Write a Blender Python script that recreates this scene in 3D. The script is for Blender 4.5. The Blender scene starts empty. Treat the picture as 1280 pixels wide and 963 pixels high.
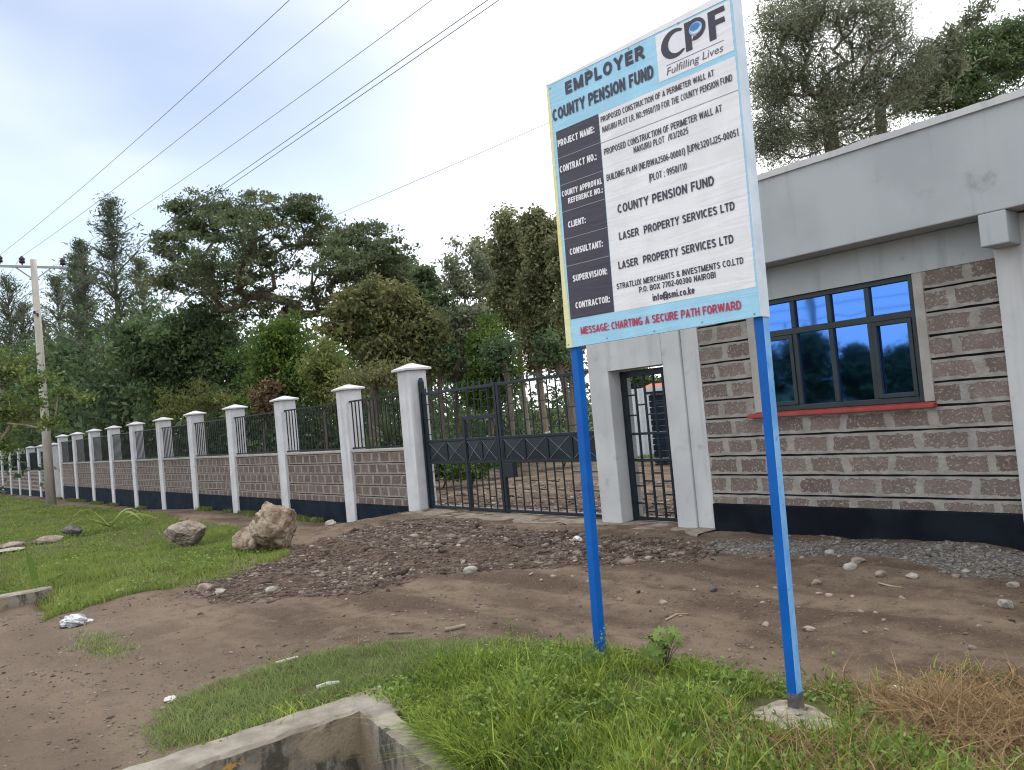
import bpy, math, random
import numpy as np
from mathutils import Vector, Matrix

rng = np.random.default_rng(7)
random.seed(7)
C = bpy.context.scene.collection
scene = bpy.context.scene

# ------------------------------------------------------------------ camera
W0, H0 = 1280.0, 963.0
F, YAW, PITCH, ROLL = 1018.679, -0.880857575, 0.0330496, -0.0909123
CZ = 1.70
fw = np.array([math.sin(YAW)*math.cos(PITCH), math.cos(YAW)*math.cos(PITCH), math.sin(PITCH)])
rt = np.array([math.cos(YAW), -math.sin(YAW), 0.0])
up = np.cross(rt, fw)
cr, sr = math.cos(ROLL), math.sin(ROLL)
RX, UX = cr*rt + sr*up, -sr*rt + cr*up
cam_d = bpy.data.cameras.new('camera')
cam = bpy.data.objects.new('camera', cam_d)
C.objects.link(cam)
cam_d.sensor_fit = 'HORIZONTAL'
cam_d.sensor_width = 36.0
cam_d.lens = 36.0*F/W0
cam_d.clip_end = 6000
cam.matrix_world = Matrix([[RX[0], UX[0], -fw[0], 0], [RX[1], UX[1], -fw[1], 0], [RX[2], UX[2], -fw[2], CZ], [0, 0, 0, 1]])
scene.camera = cam

# ------------------------------------------------------------------ sky, sun, exposure
SUN_AZ, SUN_EL = math.radians(-48), math.radians(66)
sun_dir = Vector((math.sin(SUN_AZ)*math.cos(SUN_EL), math.cos(SUN_AZ)*math.cos(SUN_EL), math.sin(SUN_EL)))
world = bpy.data.worlds.new('World')
scene.world = world
world.use_nodes = True
nt = world.node_tree
for n in list(nt.nodes):
    nt.nodes.remove(n)
N = nt.nodes.new
Lk = nt.links.new
wo = N('ShaderNodeOutputWorld'); bg = N('ShaderNodeBackground'); bg.inputs['Strength'].default_value = 0.1
sky = N('ShaderNodeTexSky'); sky.sky_type = 'NISHITA'; sky.sun_disc = False
sky.sun_elevation = SUN_EL; sky.sun_rotation = SUN_AZ % (2*math.pi); sky.altitude = 1800; sky.dust_density = 2.0
tc = N('ShaderNodeTexCoord')
ns = N('ShaderNodeTexNoise'); ns.inputs['Scale'].default_value = 1.6; ns.inputs['Detail'].default_value = 4; ns.inputs['Roughness'].default_value = .45
mp = N('ShaderNodeMapping'); mp.inputs['Scale'].default_value = (1, 1, 2.2); mp.inputs['Location'].default_value = (3.1, .4, 1.7)
Lk(tc.outputs['Generated'], mp.inputs['Vector']); Lk(mp.outputs[0], ns.inputs['Vector'])
# thin patch in the cloud towards the upper left, thick bright cloud towards the sun
def dirdot(d, a, b, lo, hi):
    vm = N('ShaderNodeVectorMath'); vm.operation = 'DOT_PRODUCT'; vm.inputs[1].default_value = d
    Lk(tc.outputs['Generated'], vm.inputs[0])
    mr = N('ShaderNodeMapRange'); mr.interpolation_type = 'SMOOTHSTEP'
    for k, v in ((1, a), (2, b), (3, lo), (4, hi)):
        mr.inputs[k].default_value = v
    Lk(vm.outputs['Value'], mr.inputs[0])
    return mr.outputs[0]
def ray(px, py):
    d = fw + RX*(px-W0/2)/F - UX*(py-H0/2)/F
    return d
dpatch = ray(110, 130); dpatch /= np.linalg.norm(dpatch)
patch = dirdot(dpatch, .83, 1.0, 0, .70)
mra = N('ShaderNodeMapRange'); mra.interpolation_type = 'SMOOTHSTEP'
for k, v in ((1, .40), (2, .70), (3, .0), (4, .16)):
    mra.inputs[k].default_value = v
Lk(ns.outputs['Fac'], mra.inputs[0])
ad = N('ShaderNodeMath'); ad.operation = 'ADD'; ad.use_clamp = True
ml = N('ShaderNodeMath'); ml.operation = 'MULTIPLY'; ml.inputs[1].default_value = 1.0
sm = N('ShaderNodeMath'); sm.operation = 'MULTIPLY'
nadd = N('ShaderNodeMath'); nadd.operation = 'ADD'; nadd.inputs[1].default_value = .45
Lk(ns.outputs['Fac'], nadd.inputs[0])
Lk(patch, sm.inputs[0]); Lk(nadd.outputs[0], sm.inputs[1])
Lk(sm.outputs[0], ad.inputs[0]); Lk(mra.outputs[0], ml.inputs[0]); Lk(ml.outputs[0], ad.inputs[1])
gd = ray(600, 150); gd /= np.linalg.norm(gd)
glow = dirdot(tuple(gd), .80, 1.0, 0, 1)
cm = N('ShaderNodeMix'); cm.data_type = 'RGBA'
cm.inputs['A'].default_value = (12.6, 13.1, 13.7, 1); cm.inputs['B'].default_value = (16.5, 16.4, 16.0, 1)
Lk(glow, cm.inputs['Factor'])
mx = N('ShaderNodeMix'); mx.data_type = 'RGBA'
skm = N('ShaderNodeVectorMath'); skm.operation = 'MULTIPLY'; skm.inputs[1].default_value = (2.15, 1.78, 1.46)
Lk(sky.outputs[0], skm.inputs[0])
Lk(ad.outputs[0], mx.inputs['Factor']); Lk(cm.outputs['Result'], mx.inputs['A']); Lk(skm.outputs[0], mx.inputs['B'])
Lk(mx.outputs['Result'], bg.inputs['Color']); Lk(bg.outputs[0], wo.inputs[0])

sl = bpy.data.lights.new('sun', 'SUN'); sl.energy = 1.5; sl.angle = math.radians(28); sl.color = (1, .95, .87)
so = bpy.data.objects.new('sun', sl); C.objects.link(so)
so.rotation_euler = (-sun_dir).to_track_quat('-Z', 'Y').to_euler(); so.location = (0, 0, 30)
vs = scene.view_settings
vs.view_transform = 'Standard'; vs.look = 'None'; vs.exposure = 0.38; vs.gamma = 1.0; vs.use_curve_mapping = False
cy = scene.cycles
cy.pixel_filter_type = 'BLACKMAN_HARRIS'; cy.filter_width = 1.15
cy.max_bounces = 6; cy.diffuse_bounces = 3; cy.glossy_bounces = 3; cy.transmission_bounces = 4; cy.transparent_max_bounces = 8

# ------------------------------------------------------------------ helpers
def smooth(t):
    t = np.clip(t, 0, 1); return t*t*(3-2*t)
def _hash(ix, iy, seed):
    n = (ix.astype(np.int64)*374761393 + iy.astype(np.int64)*668265263 + seed*1442695041) & 0x7fffffff
    n = ((n ^ (n >> 13))*1274126177) & 0x7fffffff
    return ((n ^ (n >> 16)) & 0xffff)/65535.0
def vn(x, y, seed=0):
    x = np.asarray(x, float); y = np.asarray(y, float)
    ix, iy = np.floor(x), np.floor(y); fx, fy = x-ix, y-iy
    fx, fy = fx*fx*(3-2*fx), fy*fy*(3-2*fy)
    a, b = _hash(ix, iy, seed), _hash(ix+1, iy, seed)
    c, d = _hash(ix, iy+1, seed), _hash(ix+1, iy+1, seed)
    return (a*(1-fx)+b*fx)*(1-fy) + (c*(1-fx)+d*fx)*fy
def fbm(x, y, seed=0, o=4):
    s, a = 0, .5
    for k in range(o):
        s = s + a*vn(np.asarray(x)*2**k, np.asarray(y)*2**k, seed+k*17); a *= .5
    return s
def hgt(x, y):
    """height of the ground, before the fine roughness"""
    x = np.asarray(x, float); y = np.asarray(y, float)
    h = -.37*smooth((-13.2-x)/2.2) - .20*smooth((-24-x)/8) - .25*smooth((-44-x)/40)
    h = np.where(y > 8.6, h*smooth((-x-14)/6)*.6, h)
    fr = smooth((y-5.2)/2.0)*(1-smooth((y-8.4)/.3))*smooth((x+13.6)/.8)*(1-smooth((x+6.4)/1.0))
    h = h - .05*smooth((5.4-y)/1.2)*smooth((y-4.0)/.6) + .03*fr
    bb = np.exp(-((x+3.6)/.8)**2)*.06 + np.exp(-((x+5.0)/.7)**2)*.03
    h = h + bb*smooth((y-7.6)/.5)
    wx = smooth((x+4.0)/.4)
    ditch = smooth((x+4.66)/.05)*((1-wx)*smooth((2.44-y)/.06)+wx*smooth((2.62-y)/.75))*smooth((y-.4)/.4)
    h = h - .75*ditch
    road = smooth((y-4.3)/.5)*smooth((7.6-y)/.4)*(x > -16)
    yr = 5.35+.22*np.sin(x*.33+.6)
    for dy, am in ((0, .035), (1.45, .03), (.55, .018), (2.0, .018)):
        h = h - road*am*(np.exp(-((y-yr-dy)/.13)**2)-.45*np.exp(-((np.abs(y-yr-dy)-.22)/.08)**2))*(.4+1.1*vn(x*.8+dy*7, y*0, 71))
    xr = -8.6+.42*(y-2)+.06*(y-2)**2*0
    dr = smooth((5.6-y)/.8)*smooth((x+11.5)/.5)*(x < -5)
    for dx in (-.7, .75): h = h - dr*.03*np.exp(-((x+8.6+.25*(y-2)+dx)/.15)**2)
    d2 = smooth((-12.0-x)/.3)*smooth((2.2-y)/.7)*smooth((y+.2)/.6)
    h = h - .35*d2 - .22*np.exp(-((x+11.2)/.55)**2)*smooth((2.1-y)/.5)
    h = h + .05*smooth((x+4.6)/.6)*np.exp(-((y-3.0)/.8)**2)*(x < 2)
    h = h - .11*np.exp(-((x+2.5)/.55)**2-((y-3.85)/.42)**2)
    return h
def rough(x, y):
    near = np.exp(-np.maximum(0, np.hypot(x, y)-14)/12)
    return near*((fbm(x*1.1, y*1.1, 3)-.47)*.08 + (fbm(x*4, y*4, 9)-.47)*.06)
def gz(x, y):
    return float(hgt(x, y) + rough(np.asarray(x), np.asarray(y)))
def at(px, py, Y):
    d = ray(px, py); p = d*Y/d[1]; return np.array([p[0], p[1], p[2]+CZ])
def atd(px, py, depth):
    p = ray(px, py)*depth; return np.array([p[0], p[1], p[2]+CZ])
def ground(px, py):
    d = ray(px, py); z = 0.0
    for k in range(25):
        t = (z-CZ)/d[2]; p = d*t; z = .5*z + .5*gz(p[0], p[1])
    t = (z-CZ)/d[2]; p = d*t
    return np.array([p[0], p[1], gz(p[0], p[1])])
def inpoly(x, y, poly):
    poly = np.asarray(poly); r = np.zeros(np.shape(x), bool); j = len(poly)-1
    for i in range(len(poly)):
        xi, yi = poly[i]; xj, yj = poly[j]
        c = ((yi > y) != (yj > y)) & (x < (xj-xi)*(y-yi)/(yj-yi+1e-12)+xi)
        r ^= c; j = i
    return r

def tag(o, label=None, cat=None, group=None, kind=None):
    if label: o['label'] = label
    if cat: o['category'] = cat
    if group: o['group'] = group
    if kind: o['kind'] = kind
    return o
def thing(name, loc, label, cat, group=None, rot=None):
    o = bpy.data.objects.new(name, None); C.objects.link(o); o.location = loc; o.empty_display_size = .2
    if rot: o.rotation_euler = rot
    return tag(o, label, cat, group)
def wloc(o):
    v = Vector((0, 0, 0))
    while o:
        v += o.location; o = o.parent
    return v
class MB:
    def __init__(s):
        s.v = []; s.f = []; s.mi = []; s.m = 0
    def poly(s, pts):
        b = len(s.v); s.v += [tuple(p) for p in pts]; s.f.append(tuple(range(b, b+len(pts)))); s.mi.append(s.m)
    def faces(s, vs_, fs):
        b = len(s.v); s.v += [tuple(p) for p in vs_]
        for f in fs:
            s.f.append(tuple(b+i for i in f)); s.mi.append(s.m)
    def box(s, x0, x1, y0, y1, z0, z1, j=0):
        vv = [(x, y, z) for z in (z0, z1) for (x, y) in ((x0, y0), (x1, y0), (x1, y1), (x0, y1))]
        if j: vv = [tuple(c+random.uniform(-j, j) for c in p) for p in vv]
        s.faces(vv, [(3, 2, 1, 0), (4, 5, 6, 7), (0, 1, 5, 4), (1, 2, 6, 5), (2, 3, 7, 6), (3, 0, 4, 7)])
        return s
    def frustum(s, x0, x1, y0, y1, z0, z1, ins):
        vv = [(x0, y0, z0), (x1, y0, z0), (x1, y1, z0), (x0, y1, z0), (x0+ins, y0+ins, z1), (x1-ins, y0+ins, z1), (x1-ins, y1-ins, z1), (x0+ins, y1-ins, z1)]
        s.faces(vv, [(3, 2, 1, 0), (4, 5, 6, 7), (0, 1, 5, 4), (1, 2, 6, 5), (2, 3, 7, 6), (3, 0, 4, 7)]); return s
    def bar(s, a, b, w, h=None):
        """square bar from a to b"""
        a = np.asarray(a, float); b = np.asarray(b, float); h = h or w
        d = (b-a)/np.linalg.norm(b-a); u = np.cross(d, [0, 0, 1.])
        if np.linalg.norm(u) < .01: u = np.array([1., 0, 0])
        u /= np.linalg.norm(u); v = np.cross(u, d)
        vv = [p+u*w/2*sx+v*h/2*sy for p in (a, b) for sx, sy in ((-1, -1), (1, -1), (1, 1), (-1, 1))]
        s.faces(vv, [(3, 2, 1, 0), (4, 5, 6, 7), (0, 1, 5, 4), (1, 2, 6, 5), (2, 3, 7, 6), (3, 0, 4, 7)]); return s
    def tube(s, pts, rad, n=8, cap=True):
        pts = [np.asarray(p, float) for p in pts]; rings = []
        rad = rad if hasattr(rad, '__len__') else [rad]*len(pts)
        u = None; b = len(s.v)
        for i, p in enumerate(pts):
            d = pts[min(i+1, len(pts)-1)]-pts[max(i-1, 0)]; d = d/(np.linalg.norm(d)+1e-9)
            if u is None:
                u = np.cross(d, [0, 0, 1.]); u = u if np.linalg.norm(u) > .05 else np.array([1., 0, 0])
            u = u-d*(u@d); u /= np.linalg.norm(u)+1e-9; w = np.cross(d, u)
            for k in range(n):
                a = 2*math.pi*k/n; s.v.append(tuple(p+(u*math.cos(a)+w*math.sin(a))*rad[i]))
        for i in range(len(pts)-1):
            for k in range(n):
                k2 = (k+1) % n; s.f.append((b+i*n+k, b+i*n+k2, b+(i+1)*n+k2, b+(i+1)*n+k)); s.mi.append(s.m)
        if cap:
            s.f.append(tuple(b+k for k in reversed(range(n)))); s.mi.append(s.m)
            e = b+(len(pts)-1)*n; s.f.append(tuple(e+k for k in range(n))); s.mi.append(s.m)
        return s
    def build(s, name, mat, parent=None, loc=None, smooth_=False, bevel=0, local=False):
        me = bpy.data.meshes.new(name)
        o = bpy.data.objects.new(name, me); C.objects.link(o)
        if parent: o.parent = parent
        off = Vector((0, 0, 0))
        if not local:
            if parent: off = wloc(parent)
            if loc is not None: off = off + Vector(loc); o.location = loc
        me.from_pydata([(v[0]-off.x, v[1]-off.y, v[2]-off.z) for v in s.v], [], s.f)
        for m in (mat if isinstance(mat, (list, tuple)) else [mat]): me.materials.append(m)
        if any(s.mi): me.polygons.foreach_set('material_index', s.mi)
        if smooth_: me.polygons.foreach_set('use_smooth', [True]*len(me.polygons))
        if bevel:
            md = o.modifiers.new('bevel', 'BEVEL'); md.width = bevel; md.segments = 2; md.limit_method = 'ANGLE'
        me.update()
        return o
def arr_mesh(name, v, f, mat, tint=None, parent=None, loc=(0, 0, 0), smooth_=False):
    """mesh from numpy arrays, f an (M,k) array"""
    me = bpy.data.meshes.new(name)
    v = np.asarray(v, np.float32); f = np.asarray(f, np.int32); k = f.shape[1]
    off = np.array(wloc(parent) if parent else (0, 0, 0)) + np.array(loc)
    v = v-off.astype(np.float32)
    me.vertices.add(len(v)); me.vertices.foreach_set('co', v.ravel())
    me.loops.add(f.size); me.loops.foreach_set('vertex_index', f.ravel())
    me.polygons.add(len(f)); me.polygons.foreach_set('loop_start', np.arange(0, f.size, k, dtype=np.int32))
    me.polygons.foreach_set('loop_total', np.full(len(f), k, np.int32))
    if smooth_: me.polygons.foreach_set('use_smooth', np.ones(len(f), bool))
    me.update(calc_edges=True); me.validate()
    if tint is not None:
        a = me.attributes.new('tint', 'FLOAT', 'POINT'); a.data.foreach_set('value', np.asarray(tint, np.float32))
    me.materials.append(mat)
    o = bpy.data.objects.new(name, me); C.objects.link(o); o.location = loc
    if parent: o.parent = parent
    return o

# ------------------------------------------------------------------ materials
def newmat(name):
    m = bpy.data.materials.new(name); m.use_nodes = True
    t = m.node_tree; b = t.nodes['Principled BSDF']
    return m, t, b
def rgba(c): return (c[0], c[1], c[2], 1)
def pos(t):
    g = t.nodes.new('ShaderNodeNewGeometry'); return g.outputs['Position']
def noise(t, scale, detail=4, vec=None, rough_=.55, dist=0):
    n = t.nodes.new('ShaderNodeTexNoise'); n.inputs['Scale'].default_value = scale; n.inputs['Detail'].default_value = detail
    n.inputs['Roughness'].default_value = rough_; n.inputs['Distortion'].default_value = dist
    t.links.new(vec if vec is not None else pos(t), n.inputs['Vector']); return n.outputs['Fac']
def ramp(t, fac, a, b, lo=0., hi=1.):
    n = t.nodes.new('ShaderNodeMapRange'); n.interpolation_type = 'SMOOTHSTEP'
    for k, v in ((1, a), (2, b), (3, lo), (4, hi)): n.inputs[k].default_value = v
    t.links.new(fac, n.inputs[0]); return n.outputs[0]
def mix(t, fac, a, b, blend='MIX'):
    n = t.nodes.new('ShaderNodeMix'); n.data_type = 'RGBA'; n.blend_type = blend
    for key, val in (('Factor', fac), ('A', a), ('B', b)):
        if isinstance(val, (int, float)): n.inputs[key].default_value = val
        elif isinstance(val, tuple): n.inputs[key].default_value = rgba(val)
        else: t.links.new(val, n.inputs[key])
    return n.outputs['Result']
def math_(t, op, a, b=0.):
    n = t.nodes.new('ShaderNodeMath'); n.operation = op
    for k, val in ((0, a), (1, b)):
        if isinstance(val, (int, float)): n.inputs[k].default_value = val
        else: t.links.new(val, n.inputs[k])
    return n.outputs[0]
def bump(t, b, h, strength=.3, dist=.01):
    n = t.nodes.new('ShaderNodeBump'); n.inputs['Strength'].default_value = strength; n.inputs['Distance'].default_value = dist
    t.links.new(h, n.inputs['Height']); t.links.new(n.outputs[0], b.inputs['Normal'])
def vary(name, c1, c2, scale=3, rough_=.8, bs=0., bscale=60, c3=None, s3=25, a3=.55, b3=.7, spec=.3, bd=.004, stretch=None, streak=0):
    m, t, b = newmat(name)
    v = pos(t)
    if stretch:
        mpn = t.nodes.new('ShaderNodeMapping'); mpn.inputs['Scale'].default_value = stretch; t.links.new(v, mpn.inputs['Vector']); v = mpn.outputs[0]
    col = mix(t, ramp(t, noise(t, scale, 5, v), .35, .65), c1, c2)
    if streak:
        mq = t.nodes.new('ShaderNodeMapping'); mq.inputs['Scale'].default_value = (7, 7, .45); t.links.new(pos(t), mq.inputs['Vector'])
        col = mix(t, ramp(t, noise(t, 1.0, 5, mq.outputs[0], rough_=.6), .50, .74, 0, streak), col, tuple(x*.62 for x in c1))
    if c3: col = mix(t, ramp(t, noise(t, s3, 4, v), a3, b3), col, c3)
    t.links.new(col, b.inputs['Base Color']); b.inputs['Roughness'].default_value = rough_
    b.inputs['Specular IOR Level'].default_value = spec
    if bs: bump(t, b, noise(t, bscale, 4), bs, bd)
    return m
M = {}
M['plaster'] = vary('painted_plaster', (.45, .455, .465), (.53, .535, .54), 1.3, .85, .25, 35, (.36, .36, .35), 5, .60, .80, streak=.45)
M['plaster_grey'] = vary('grey_plaster', (.34, .365, .38), (.40, .425, .44), 1.1, .85, .25, 35, (.28, .29, .295), 4, .62, .8, streak=.40)
M['pillar_paint'] = vary('pillar_paint', (.53, .525, .545), (.62, .615, .635), 2.2, .8, .25, 40, (.34, .33, .32), 7, .63, .82, streak=.5)
M['cement'] = vary('bare_cement', (.29, .27, .25), (.37, .35, .325), 3, .9, .4, 50)
M['bitumen'] = vary('black_plinth_paint', (.005, .007, .011), (.010, .014, .020), 2.5, .75, .3, 30, (.06, .065, .07), 22, .74, .85, spec=.08)
M['bitumen_blue'] = vary('blue_black_plinth_paint', (.008, .014, .024), (.014, .022, .034), 2.5, .8, .3, 30, (.035, .035, .035), 14, .68, .82, spec=.08)
M['groove'] = vary('black_keyed_joint', (.006, .006, .007), (.012, .012, .013), 6, .8)
M['gate_paint'] = vary('dark_gate_paint', (.006, .013, .019), (.010, .020, .028), 4, .42, 0, 60, spec=.3)
M['rail_paint'] = vary('black_rail_paint', (.005, .008, .011), (.010, .014, .018), 4, .5, 0, 60, spec=.25)
M['frame_paint'] = vary('window_frame_paint', (.020, .030, .036), (.028, .040, .047), 3, .45, 0, spec=.3)
M['sill_red'] = vary('red_sill_paint', (.27, .040, .037), (.33, .06, .053), 5, .6, .2, 60, (.25, .06, .05), 18, .6, .75)
M['post_blue'] = vary('blue_post_paint', (.002, .095, .40), (.004, .115, .46), 4, .45, .06, 40, (.01, .06, .20), 30, .7, .82, spec=.2)
M['mud'] = vary('dried_mud', (.16, .12, .085), (.24, .19, .145), 9, .95, .3, 50)
M['post_pale'] = vary('pale_blue_side', (.14, .36, .70), (.24, .48, .78), 6, .5, .08, 40, (.07, .20, .45), 22, .58, .75)  # paler blue for one side face of the right sign post
M['post_worn'] = vary('worn_post_foot', (.10, .09, .08), (.17, .15, .13), 20, .8, .4, 60, (.02, .1, .32), 30, .55, .62)
M['board_edge'] = vary('pale_board_edge', (.56, .64, .74), (.68, .74, .80), 6, .5, .1, 30)
M['pole'] = vary('weathered_pole', (.36, .335, .29), (.45, .42, .37), 1.5, .9, .3, 25, (.27, .25, .21), 9, .58, .75, stretch=(4, 4, .7))
M['steel'] = vary('galvanised_steel', (.28, .29, .31), (.36, .37, .39), 4, .5)
M['insulator'] = vary('dark_porcelain', (.02, .016, .03), (.035, .028, .05), 6, .25)
M['wire'] = vary('aluminium_wire', (.14, .14, .16), (.19, .19, .21), 3, .6)
M['bark'] = vary('grey_brown_bark', (.10, .08, .062), (.17, .14, .11), 3, .95, .6, 25, stretch=(6, 6, 1), bd=.02)
M['bark_pale'] = vary('pale_bark', (.24, .19, .145), (.34, .28, .22), 2, .95, .5, 20, stretch=(6, 6, 1), bd=.02)
M['whitewash'] = vary('whitewash', (.62, .60, .56), (.72, .70, .66), 3, .9, .3, 30)
M['rock_tan'] = vary('tan_boulder', (.20, .145, .10), (.40, .32, .24), 3.2, .95, 1.0, 16, (.14, .10, .065), 7, .53, .64, bd=.05)
M['rock_pink'] = vary('pinkish_boulder', (.19, .15, .12), (.32, .26, .22), 3, .95, 1.0, 18, (.13, .105, .085), 9, .55, .66, bd=.05)
M['rock_dark'] = vary('dark_rock', (.07, .07, .068), (.14, .135, .13), 6, .95, .9, 18, bd=.02)
M['stone_pale'] = vary('pale_stone', (.24, .212, .18), (.35, .32, .28), 9, .95, .6, 40, (.25, .21, .17), 14, .6, .75)
M['stone_brown'] = vary('brown_stone', (.20, .15, .12), (.30, .24, .20), 9, .95, .6, 40)
M['plastic_white'] = vary('white_plastic', (.40, .40, .43), (.55, .55, .57), 14, .35, .3, 60, (.35, .34, .36), 12, .6, .7, spec=.5)
M['paper'] = vary('pale_paper', (.42, .40, .36), (.52, .50, .46), 9, .8)
M['plastic_green'] = vary('pale_green_plastic', (.42, .55, .45), (.55, .66, .56), 14, .35, .3, 60)
M['sheet_metal'] = vary('pale_iron_sheet', (.50, .52, .55), (.58, .60, .62), 1.5, .55, 0)
M['roof_red'] = vary('red_roof_sheet', (.36, .10, .06), (.44, .14, .08), 3, .7)
M['wood'] = vary('dry_wood', (.26, .20, .14), (.36, .29, .21), 6, .9, .4, 40)
M['pipe'] = vary('dirty_white_pipe', (.40, .385, .34), (.50, .48, .44), 9, .6)

def flat(name, c, r=.45, bs=.12, c2=None):
    m, t, b = newmat(name)
    col = mix(t, ramp(t, noise(t, 5, 4), .3, .7), c, c2 or tuple(x*.9 for x in c))
    t.links.new(col, b.inputs['Base Color'])
    b.inputs['Roughness'].default_value = r; b.inputs['Specular IOR Level'].default_value = .4
    if bs:
        v = pos(t); mpn = t.nodes.new('ShaderNodeMapping'); mpn.inputs['Scale'].default_value = (1.4, 1.4, 11); mpn.inputs['Rotation'].default_value = (0, .10, 0)
        t.links.new(v, mpn.inputs['Vector'])
        bump(t, b, noise(t, 1.3, 2, mpn.outputs[0], dist=.9), bs*1.3, .03)
    return m
M['banner_white'] = flat('banner_white', (.82, .81, .835))
M['banner_grey'] = flat('banner_logo_box', (.84, .835, .87))
M['banner_blue'] = flat('banner_light_blue', (.36, .66, .86))
M['banner_dark'] = flat('banner_dark', (.042, .037, .060))
M['banner_yellow'] = flat('banner_yellow', (.78, .70, .26), c2=(.74, .73, .50))
M['ink_dark'] = flat('ink_dark', (.045, .038, .065), bs=0)
M['ink_grey'] = flat('ink_grey', (.13, .12, .16), bs=0)
M['ink_white'] = flat('ink_white', (.82, .81, .84), bs=0)
M['ink_red'] = flat('ink_red', (.52, .022, .075), bs=0)
M['ink_line'] = flat('ink_line', (.30, .29, .33), bs=0)
M['ink_blue'] = flat('ink_blue', (.05, .22, .60), bs=0)
M['ink_sky'] = flat('ink_sky_blue', (.30, .52, .78), bs=0)

def block_mat(name, z0, pitch, width, stone1, stone2, mortar, msize, warp, chips):
    m, t, b = newmat(name); v = pos(t)
    sx = t.nodes.new('ShaderNodeSeparateXYZ'); t.links.new(v, sx.inputs[0])
    xy = math_(t, 'ADD', sx.outputs['X'], sx.outputs['Y'])
    n1 = math_(t, 'MULTIPLY', math_(t, 'SUBTRACT', noise(t, 14, 4), .5), warp)
    n2 = math_(t, 'MULTIPLY', math_(t, 'SUBTRACT', noise(t, 15.3, 4, dist=.3), .5), warp)
    n3 = math_(t, 'MULTIPLY', math_(t, 'SUBTRACT', noise(t, 1.7, 1), .5), .22)
    cx = t.nodes.new('ShaderNodeCombineXYZ')
    t.links.new(math_(t, 'ADD', math_(t, 'ADD', xy, n1), n3), cx.inputs['X'])
    t.links.new(math_(t, 'ADD', math_(t, 'SUBTRACT', sx.outputs['Z'], z0-20*pitch), n2), cx.inputs['Y'])
    br = t.nodes.new('ShaderNodeTexBrick'); br.inputs['Scale'].default_value = 1; br.inputs['Mortar Size'].default_value = msize
    br.inputs['Mortar Smooth'].default_value = .12; br.inputs['Brick Width'].default_value = width; br.inputs['Row Height'].default_value = pitch
    br.offset = .37; br.inputs['Color1'].default_value = rgba(stone1); br.inputs['Color2'].default_value = rgba(stone2); br.inputs['Mortar'].default_value = rgba(mortar)
    br.inputs['Bias'].default_value = 0
    t.links.new(cx.outputs[0], br.inputs['Vector'])
    col = mix(t, ramp(t, noise(t, 8, 4), .3, .7, .0, .35), br.outputs['Color'], (.085, .063, .055), 'MIX')
    isb = math_(t, 'SUBTRACT', 1, br.outputs['Fac'])
    chip = math_(t, 'MULTIPLY', math_(t, 'MULTIPLY', ramp(t, noise(t, 42, 3), .56, .66), isb), chips)
    col = mix(t, chip, col, tuple(min(1, x*1.05) for x in mortar))
    stain = ramp(t, noise(t, 2.2, 4), .5, .75, 0, .35)
    col = mix(t, stain, col, tuple(x*.55 for x in mortar))
    t.links.new(col, b.inputs['Base Color']); b.inputs['Roughness'].default_value = .95; b.inputs['Specular IOR Level'].default_value = .15
    hgt_ = math_(t, 'ADD', math_(t, 'MULTIPLY', br.outputs['Fac'], .5), math_(t, 'MULTIPLY', noise(t, 38, 5), 1.0))
    bump(t, b, hgt_, .8, .012)
    return m
M['blocks'] = block_mat('dressed_stone_blocks', .47, .229, .47, (.135, .106, .092), (.225, .180, .158), (.33, .312, .285), .046, .075, .8)
M['blocks_far'] = block_mat('fence_stone_blocks', .235, .229, .36, (.13, .096, .082), (.195, .150, .130), (.32, .288, .262), .038, .055, .55)

m, t, b = newmat('blue_mirror_glass')
b.inputs['Base Color'].default_value = (.075, .205, .60, 1); b.inputs['Metallic'].default_value = 1; b.inputs['Roughness'].default_value = .035
bump(t, b, noise(t, 2.2, 1), .04, .03)
M['glass'] = m

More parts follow.
